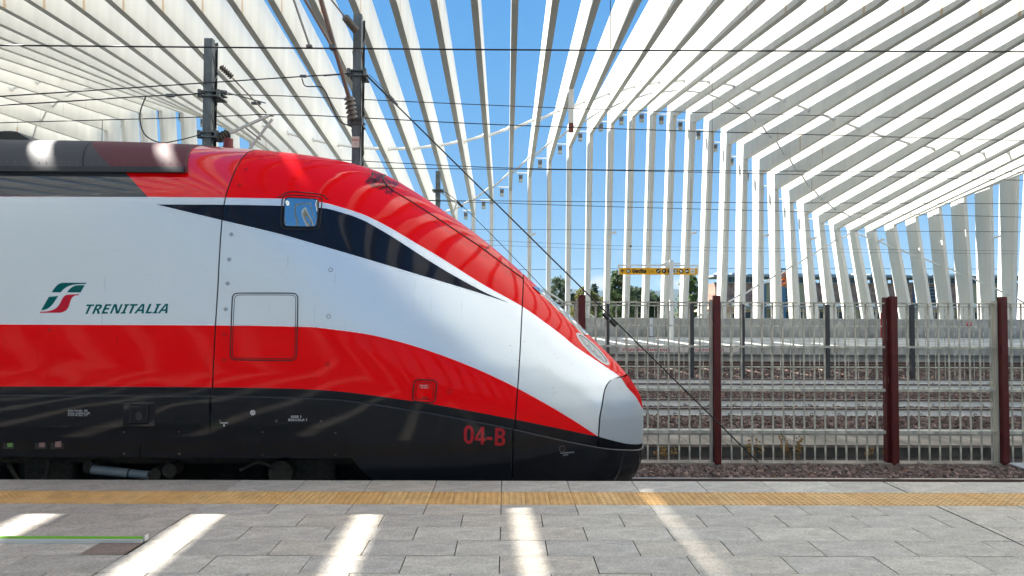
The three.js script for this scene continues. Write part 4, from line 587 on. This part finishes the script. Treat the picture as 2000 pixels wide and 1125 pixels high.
// ------------------------------------------------------------------ lamps on the canopy
{
  const proto = thing('floodlight', 'small grey floodlight hanging from a bracket at a canopy column head', 'floodlight', 'floodlights along the canopy knee');
  mesh('housing', merged([rbox(0.24, 0.26, 0.24, 0.03, 0, -0.28, 0), rbox(0.26, 0.05, 0.26, 0.01, 0, -0.15, 0)]), std({ color: lin(0.08, 0.085, 0.09), roughness: 0.5 }), proto); mesh('lens', rbox(0.25, 0.18, 0.25, 0.02, 0, -0.48, 0), std({ color: lin(0.33, 0.36, 0.36), roughness: 0.2 }), proto); mesh('hanger', merged([bar(V(-0.07, -0.14, 0), V(-0.07, 0.03, 0), 0.012, 5), bar(V(0.07, -0.14, 0), V(0.07, 0.03, 0), 0.012, 5)]), steelGrey, proto);
  const ORD = 'first second third fourth fifth sixth seventh eighth ninth tenth eleventh twelfth thirteenth fourteenth fifteenth sixteenth seventeenth eighteenth nineteenth twentieth'.split(' ');
  let first = true;
  for (let k = -22; k <= 16; k++) { if (k > -15 && k < -3) continue; const f = farKnee(k); let o = proto; if (!first) { o = proto.clone(); o.name = numbered('floodlight'); o.userData = { ...proto.userData }; scene.add(o); } first = false;
    o.userData.label = k < -10 ? `small grey floodlight at the head of the ${ORD[-15 - k]} column left of the shorter mast` : `small grey floodlight at the head of the ${ORD[k + 3]} column right of the distant mast`;
    o.position.set(X0 + PITCH * k - 0.55, f.y + 0.40, -(f.d + 1.15)); }
  const sp = [[1, 'left of the dark guy wire'], [5, 'nearest left of the dome camera'], [9, 'above the right end of the exit sign'], [13, 'one bay right of the exit sign'], [16, 'where the canopy dips lowest'], [20, 'just right of the lowest canopy dip'], [25, 'near the right picture edge']];
  for (const [k, w] of sp) { const f = farKnee(k), y = 6.25, t = thing('spotlight', `small pale spotlight on a canopy column ${w}`, 'spotlight', 'spotlights on canopy columns'), d = mix(43, f.d, clamp(y / f.y)), x = X0 + PITCH * k; mesh('arm', bar(V(x, y - 0.08, -d + 0.02), V(x + 0.12, y - 0.02, -d + 0.2), 0.025, 6), tubeMat, t); const h = mesh('head', rbox(0.34, 0.13, 0.22, 0.03), tubeMat, t); h.position.set(x + 0.18, y, -d + 0.24); h.rotation.z = 0.25; }
  { const x = X0 + PITCH * 6, t = thing('dome_camera', 'small dome camera on a canopy column above the exit sign', 'camera'); const z = -(43 - 0.35 * 2.5) + 0.1; mesh('housing', bar(V(x + 0.05, 5.5, z + 0.1), V(x + 0.05, 5.72, z + 0.1), 0.09, 12, 0.06), tubeMat, t); const s = new THREE.SphereGeometry(0.10, 14, 10); s.translate(x + 0.05, 5.48, z + 0.1); mesh('dome', s, blackPlastic, t); mesh('arm', bar(V(x, 5.74, z - 0.2), V(x + 0.05, 5.74, z + 0.1), 0.025, 6), tubeMat, t); }
}
// ------------------------------------------------------------------ exit sign on the opposite platform
{
  const t = thing('exit_sign', 'yellow exit sign hung from a white frame on the opposite platform', 'sign'), z = -38, frameMat = std({ color: lin(0.70, 0.70, 0.68), roughness: 0.5 });
  mesh('post', box(8.88, 9.08, 0, 4.36, z - 0.04, z + 0.12), frameMat, t);
  mesh('frame', merged([box(6.09, 8.87, 4.03, 4.11, z - 0.16, z - 0.08), box(9.09, 10.52, 4.03, 4.11, z - 0.16, z - 0.08), box(6.09, 6.17, 3.56, 4.03, z - 0.16, z - 0.08), box(10.44, 10.52, 3.56, 4.03, z - 0.16, z - 0.08)]), frameMat, t);
  { const s = new THREE.Shape(); s.moveTo(8.2, 4.03); s.lineTo(8.88, 4.03); s.lineTo(8.88, 4.32); s.closePath(); const g = new THREE.ExtrudeGeometry(s, { depth: 0.06, bevelEnabled: false }); g.translate(0, 0, z - 0.02); mesh('gusset', g, frameMat, t); mesh('lamp_arm', box(9.08, 9.5, 4.14, 4.2, z - 0.02, z + 0.1), frameMat, t); }
  const tx = canvasTex(1536, 132, (c, W, H) => { c.fillStyle = '#e7a800'; c.fillRect(0, 0, W, H); c.fillStyle = '#16120a'; c.strokeStyle = '#16120a';
    c.lineWidth = 18; c.beginPath(); c.moveTo(104, 60); c.lineTo(34, 60); c.moveTo(68, 26); c.lineTo(32, 60); c.lineTo(68, 94); c.stroke();
    const dot = x => { c.fillStyle = '#16120a'; c.beginPath(); c.arc(x, 62, 45, 0, 7); c.fill(); c.fillStyle = '#e8e4d8'; c.strokeStyle = '#e8e4d8'; };
    dot(176); c.lineWidth = 8; c.strokeRect(156, 42, 38, 42); c.beginPath(); c.moveTo(140, 64); c.lineTo(180, 64); c.moveTo(168, 50); c.lineTo(182, 64); c.lineTo(168, 78); c.stroke();
    c.fillStyle = '#16120a'; c.strokeStyle = '#16120a'; c.lineWidth = 11; c.font = 'bold 92px sans-serif'; c.save(); c.translate(250, 94); c.scale(1.04, 1); c.fillText('Uscita', 0, 0); c.strokeText('Uscita', 0, 0); c.restore(); c.fillStyle = '#6b4e06'; c.font = '84px sans-serif'; c.save(); c.translate(566, 94); c.scale(0.86, 1); c.fillText('Exit', 0, 0); c.restore();
    dot(770); c.lineWidth = 14; c.beginPath(); c.moveTo(744, 88); c.lineTo(796, 38); c.stroke();
    dot(884); c.font = 'bold 66px sans-serif'; c.fillText('P', 862, 86);
    dot(996); dot(1110); c.fillRect(1090, 30, 18, 26); c.fillRect(1114, 30, 18, 26); c.fillRect(1090, 64, 18, 30); c.fillRect(1114, 64, 18, 30);
    dot(1222); c.fillRect(1192, 42, 50, 18); c.fillRect(1202, 64, 42, 20); dot(1336); c.fillRect(1308, 44, 24, 40); c.beginPath(); c.arc(1350, 60, 17, 0, 7); c.fill();
    c.fillStyle = '#d8d8d2'; c.fillRect(1406, 16, 88, 92); c.strokeStyle = '#8c8c88'; c.lineWidth = 7; c.beginPath(); c.moveTo(1420, 80); c.lineTo(1440, 52); c.lineTo(1452, 80); c.moveTo(1458, 46); c.lineTo(1462, 78); c.moveTo(1474, 60); c.lineTo(1482, 82); c.stroke(); });
  const b = new THREE.BoxGeometry(4.26, 0.37, 0.06), sm = std({ map: tx, roughness: 0.6 }), ym = std({ color: 0xe0a000, roughness: 0.6 }); const m = mesh('panel', b, ym, t); m.position.set(8.30, 3.745, z - 0.13); const fc = mesh('lettering', new THREE.PlaneGeometry(4.26, 0.37), sm, t); fc.position.set(8.30, 3.745, z - 0.097);
}
{ // notices on the opposite platform face, small furniture
  const tx = canvasTex(1024, 40, (c, W, H) => { c.fillStyle = '#d6cfc9'; c.fillRect(0, 0, W, H); c.fillStyle = '#b81f2e'; c.font = 'bold 30px sans-serif'; c.fillText('Vietato attraversare i binari', 30, 31); c.fillText('Do not cross the line', 600, 31); });
  const p = solo('warning_notice', new THREE.BoxGeometry(5.3, 0.21, 0.02), std({ map: tx, roughness: 0.8 }), 'long white notice with red lettering on the opposite platform face', 'notice'); p.position.set(7.6, -0.135, -30.73);
  const tt = thing('ticket_post', 'white slim post in front of the opposite parapet', 'post'); mesh('post', rbox(0.20, 1.1, 0.16, 0.03, 8.62, 0.6, -41.6), std({ color: lin(0.62, 0.65, 0.68), roughness: 0.5 }), tt); mesh('base', rbox(0.3, 0.05, 0.26, 0.01, 8.62, 0.03, -41.6), steelGrey, tt);
  const sp = thing('slim_post', 'slim white pole with dark band under the exit sign', 'pole'); mesh('pole', bar(V(9.12, 0, -38.6), V(9.12, 1.45, -38.6), 0.06, 10), std({ color: lin(0.6, 0.6, 0.58), roughness: 0.5 }), sp); mesh('band', bar(V(9.12, 1.45, -38.6), V(9.12, 1.72, -38.6), 0.055, 10), darkPost, sp);
  const rb = thing('red_pillar', 'red pillar box beside the broad red fence post', 'pillar'); mesh('body', rbox(0.32, 1.5, 0.3, 0.03, 22.4, 0.78, -41.2), std({ color: lin(0.42, 0.02, 0.03), roughness: 0.5 }), rb); mesh('panel', rbox(0.2, 0.4, 0.01, 0.004, 22.4, 1.15, -41.04), std({ color: lin(0.6, 0.55, 0.55), roughness: 0.5 }), rb);
  const s1 = canvasTex(64, 64, c => { c.fillStyle = '#e8e2e0'; c.fillRect(0, 0, 64, 64); c.fillStyle = '#c0203a'; c.fillRect(3, 3, 58, 58); c.fillStyle = '#fff'; c.fillRect(29, 14, 8, 38); c.fillRect(14, 12, 6, 14); c.fillRect(44, 12, 6, 14); c.fillRect(24, 14, 6, 6); });
  const sg = solo('hydrant_sign', new THREE.BoxGeometry(0.36, 0.36, 0.02), std({ map: s1, roughness: 0.5 }), 'small red square sign on the opposite parapet', 'sign'); sg.position.set(28.0, 0.84, -42.03);
  const gs = thing('striped_bar', 'green and white plastic bar lying on the platform paving', 'plastic bar'); mesh('bar', box(-4.6, -2.445, 0.0, 0.026, -4.775, -4.745), std({ color: lin(0.62, 0.63, 0.62), roughness: 0.5 }), gs); mesh('stripe', box(-4.6, -2.447, 0.026, 0.030, -4.80, -4.755), std({ color: lin(0.16, 0.45, 0.025), roughness: 0.5 }), gs); { const e = rbox(0.012, 0.04, 0.05, 0.003, -2.435, 0.025, -4.785); mesh('end_cap', e, std({ color: lin(0.5, 0.5, 0.5), roughness: 0.5 }), gs); }
}
// ------------------------------------------------------------------ trees beyond the canopy
{
  const leafGeo = (() => { const g = new THREE.BufferGeometry(); g.setAttribute('position', new THREE.Float32BufferAttribute([-0.5, 0, 0, 0, -0.28, 0.06, 0.5, 0, 0, 0, 0.30, 0.08], 3)); g.setIndex([0, 1, 3, 1, 2, 3]); g.computeVertexNormals(); return g; })();
  const barkMat = std({ color: lin(0.10, 0.08, 0.06), roughness: 1 });
  function tree(x, z, top, w, h, tone, label, seed, conic) {
    const R = rng(seed), t = thing('tree', label, 'tree', 'trees behind the canopy'), base = -4, br = [bar(V(x, base, z), V(x, top - h * 0.55, z), 0.22, 8, 0.13), bar(V(x, top - h * 0.55, z), V(x + 0.1, top - 0.4, z), 0.13, 6, 0.03)];
    const clumps = [], n = conic ? 70 : 110; for (let i = 0; i < n; i++) { const f = R(), rad = conic ? w * (1 - f) * 0.5 + 0.15 : w * 0.5 * (0.75 + 0.5 * R()) * Math.sqrt(Math.max(0.06, 1 - Math.pow(Math.abs(f - 0.38) / 0.63, 2))), a = R() * 6.283, rr = rad * Math.sqrt(0.15 + 0.85 * R()); const c = V(x + Math.cos(a) * rr, top - h + f * h, z + Math.sin(a) * rr); clumps.push([c, (conic ? 0.34 : 0.62) * (0.5 + R() * 0.8) * (1 - f * 0.3)]); if (i % 4 === 0) br.push(bar(V(x, c.y - 0.5, z), c, 0.05, 5, 0.015)); }
    mesh('trunk', merged(br), barkMat, t); const N = conic ? 3600 : 11000, pos = [], idx = [], col = [], nor = []; const q = new THREE.Quaternion(), e = new THREE.Euler(), v = new THREE.Vector3(), lp = leafGeo.attributes.position, li = leafGeo.index;
    for (let i = 0; i < N; i++) { const [c, r] = clumps[Math.floor(R() * clumps.length)]; const u = R() * 2 - 1, a = R() * 6.283, rr = r * Math.sqrt(R()) * 1.15, s = Math.sqrt(1 - u * u); const p = V(c.x + rr * s * Math.cos(a), c.y + rr * u * 0.8, c.z + rr * s * Math.sin(a)); e.set(R() * 6.3, R() * 6.3, R() * 6.3); q.setFromEuler(e); const sc = (conic ? 0.20 : 0.22) * (0.6 + R() * 0.8), b = pos.length / 3, k = 0.7 + R() * 0.6, yl = R() < tone[3] ? 1 : 0; for (let j = 0; j < 4; j++) { v.set(lp.getX(j), lp.getY(j), lp.getZ(j)).multiplyScalar(sc).applyQuaternion(q); pos.push(p.x + v.x, p.y + v.y, p.z + v.z); col.push(tone[0] * k + yl * 0.10, tone[1] * k + yl * 0.05, tone[2] * k); } for (let j = 0; j < 6; j++) idx.push(b + li.getX(j)); }
    const g = new THREE.BufferGeometry(); g.setAttribute('position', new THREE.Float32BufferAttribute(pos, 3)); g.setAttribute('color', new THREE.Float32BufferAttribute(col, 3)); g.setIndex(idx); g.computeVertexNormals();
    const m = mesh('crown', g, new THREE.MeshPhysicalMaterial({ vertexColors: true, roughness: 0.9, transmission: 0.3, thickness: 0, side: THREE.DoubleSide }), t); return t;
  }
  const G = [0.085, 0.14, 0.04, 0.08], D = [0.06, 0.105, 0.04, 0.04], Y = [0.19, 0.20, 0.04, 0.35], B = [0.07, 0.13, 0.085, 0];
  tree(5.3, -70, 4.9, 3.2, 5.2, [0.10, 0.15, 0.07, 0.08], 'rounded tree nearest the train nose behind the canopy', 11); tree(7.6, -68, 3.6, 2.8, 4.6, Y, 'yellowing tree left of the slender conifer', 12);
  tree(9.5, -76, 4.6, 2.0, 5.4, B, 'slender blue green conifer left of the exit sign', 13, true); tree(9.9, -62, 4.9, 2.5, 5.8, G, 'tall dense tree under the left end of the exit sign', 14);
  tree(13.0, -68, 3.9, 3.4, 5, D, 'dark rounded tree under the middle of the exit sign', 15); tree(15.6, -76, 3.4, 2.6, 4, D, 'low dark tree right of the sign middle', 16); tree(19.0, -72, 5.2, 2.3, 6.4, [0.10, 0.18, 0.035, 0.12], 'tall narrow bright green tree beside the brick building', 17);
  tree(11.8, -84, 2.9, 3.4, 3.6, Y, 'low yellow green tree between conifer and dark tree', 18); tree(4.0, -82, 2.6, 4, 3.4, G, 'low green tree just above the train nose', 19); tree(17.4, -80, 2.6, 3.6, 3.4, [0.08, 0.11, 0.03, 0.2], 'low bushy tree under the right end of the sign', 20); tree(6.6, -63, 1.7, 3.0, 3.2, Y, 'low yellow shrub tree behind the far left columns', 21);
}
// ------------------------------------------------------------------ brick building and the small house
{
  const t = thing('brick_building', 'long brick industrial building with grey roof behind the canopy', 'building'), z = -110, x0 = 33, x1 = 100;
  const brick = texMat(concreteTex, lin(0.62, 0.36, 0.29), 0.5, 0.95), grey = std({ color: lin(0.30, 0.33, 0.35), roughness: 0.7 }), blue = std({ color: lin(0.12, 0.20, 0.29), roughness: 0.6 }), glass = std({ color: lin(0.03, 0.045, 0.06), roughness: 0.12 }), pale = std({ color: lin(0.55, 0.55, 0.54), roughness: 0.8 });
  const yellow = std({ color: lin(0.50, 0.40, 0.24), roughness: 0.9 });
  let i = 0; for (let x = x0; x < x1; x += 8.0, i++) { const e = Math.min(x + 7.4, x1); mesh('wall', box(x, e, 3.0, 6.0, z - 6, z), i % 4 === 1 ? yellow : brick, t); mesh('pier', box(e + 0.02, e + 0.58, -2, 6.3, z - 6, z + 0.25), blue, t);
    for (const [a, b] of [[0.6, 3.4], [4.0, 6.8]]) { const w = mesh('window', box(x + a, x + b, 6.15, 6.95, z - 0.1, z + 0.05), glass, t); for (let q = 1; q < 4; q++) mesh('mullion', box(x + a + q * 0.7 - 0.04, x + a + q * 0.7 + 0.04, 6.15, 6.95, z + 0.06, z + 0.1), grey, w); }
    if (i % 3 === 1) { const w = mesh('window', box(x + 1.6, x + 4.4, 2.6, 5.6, z + 0.01, z + 0.08), glass, t); for (let q = 0; q < 5; q++) mesh('mullion', box(x + 1.6, x + 4.4, 3.05 + q * 0.55, 3.11 + q * 0.55, z + 0.09, z + 0.13), grey, w); }
    mesh('balcony', box(x, e, 2.1, 2.5, z, z + 1.2), blue, t); mesh('wall', box(x, e, -4, 2.05, z - 6, z - 0.5), yellow, t); const w = mesh('window', box(x + 0.8, x + 6.4, 0.4, 1.5, z - 0.5, z - 0.42), glass, t); mesh('sill', box(x + 0.5, x + 6.7, 0.1, 0.3, z - 0.5, z - 0.2), pale, w); }
  mesh('roof', merged([box(x0 - 0.5, x1, 6.98, 7.35, z - 8, z + 0.9), box(x0 - 0.4, x1, 6.02, 6.12, z - 0.5, z + 0.4)]), grey, t);
  const R = rng(61); for (let q = 0; q < 26; q++) { const x = x0 + 1 + q * 2.5; mesh('roof_light', box(x, x + 1.2 + R() * 0.8, 7.36, 7.55 + R() * 0.35, z - 4, z - 2.5), q % 3 ? grey : pale, t); }
  const h = thing('small_house', 'small cream house with tiled roof behind the parapet', 'house'); mesh('wall', box(17.2, 20.4, -4, 1.55, -63, -60), std({ color: lin(0.62, 0.54, 0.44), roughness: 0.9 }), h); { const s = new THREE.Shape(); s.moveTo(16.7, 1.5); s.lineTo(18.8, 2.35); s.lineTo(20.9, 1.5); s.closePath(); const g = new THREE.ExtrudeGeometry(s, { depth: 3.6, bevelEnabled: false }); g.translate(0, 0, -63.3); mesh('roof', g, std({ color: lin(0.45, 0.30, 0.2), roughness: 0.9 }), h); } for (const x of [17.6, 19.3]) mesh('window', box(x, x + 0.5, 0.7, 1.35, -60.0, -59.95), glass, h);
  const o = thing('scissor_lift', 'raised orange scissor lift standing in front of the brick building', 'scissor lift'), om = std({ color: lin(0.75, 0.17, 0.015), roughness: 0.5 }); for (let q = 2; q < 5; q++) for (const s of [1, -1]) mesh('scissor_arm', bar(V(27.55 + (s > 0 ? 0 : 0.75), 2.9 + q * 0.56, -70 + s * 0.06), V(28.3 - (s > 0 ? 0 : 0.75), 3.5 + q * 0.56, -70 + s * 0.06), 0.09, 6), om, o); mesh('platform', rbox(1.2, 0.16, 0.8, 0.03, 27.92, 5.85, -70), std({ color: lin(0.1, 0.25, 0.4), roughness: 0.6 }), o); mesh('guard_rail', merged([bar(V(27.4, 5.9, -69.6), V(27.4, 6.7, -69.6), 0.03, 5), bar(V(28.4, 5.9, -69.6), V(28.4, 6.7, -69.6), 0.03, 5), bar(V(27.4, 6.7, -69.6), V(28.4, 6.7, -69.6), 0.03, 5)]), std({ color: lin(0.1, 0.25, 0.4), roughness: 0.6 }), o); mesh('chassis', rbox(0.5, 8.0, 0.5, 0.06, 27.95, 0.05, -70.4), std({ color: lin(0.06, 0.16, 0.28), roughness: 0.6 }), o);
}
scene.fog = new THREE.FogExp2(0xbcd6f0, 0.000025);
renderer.render(scene, camera);
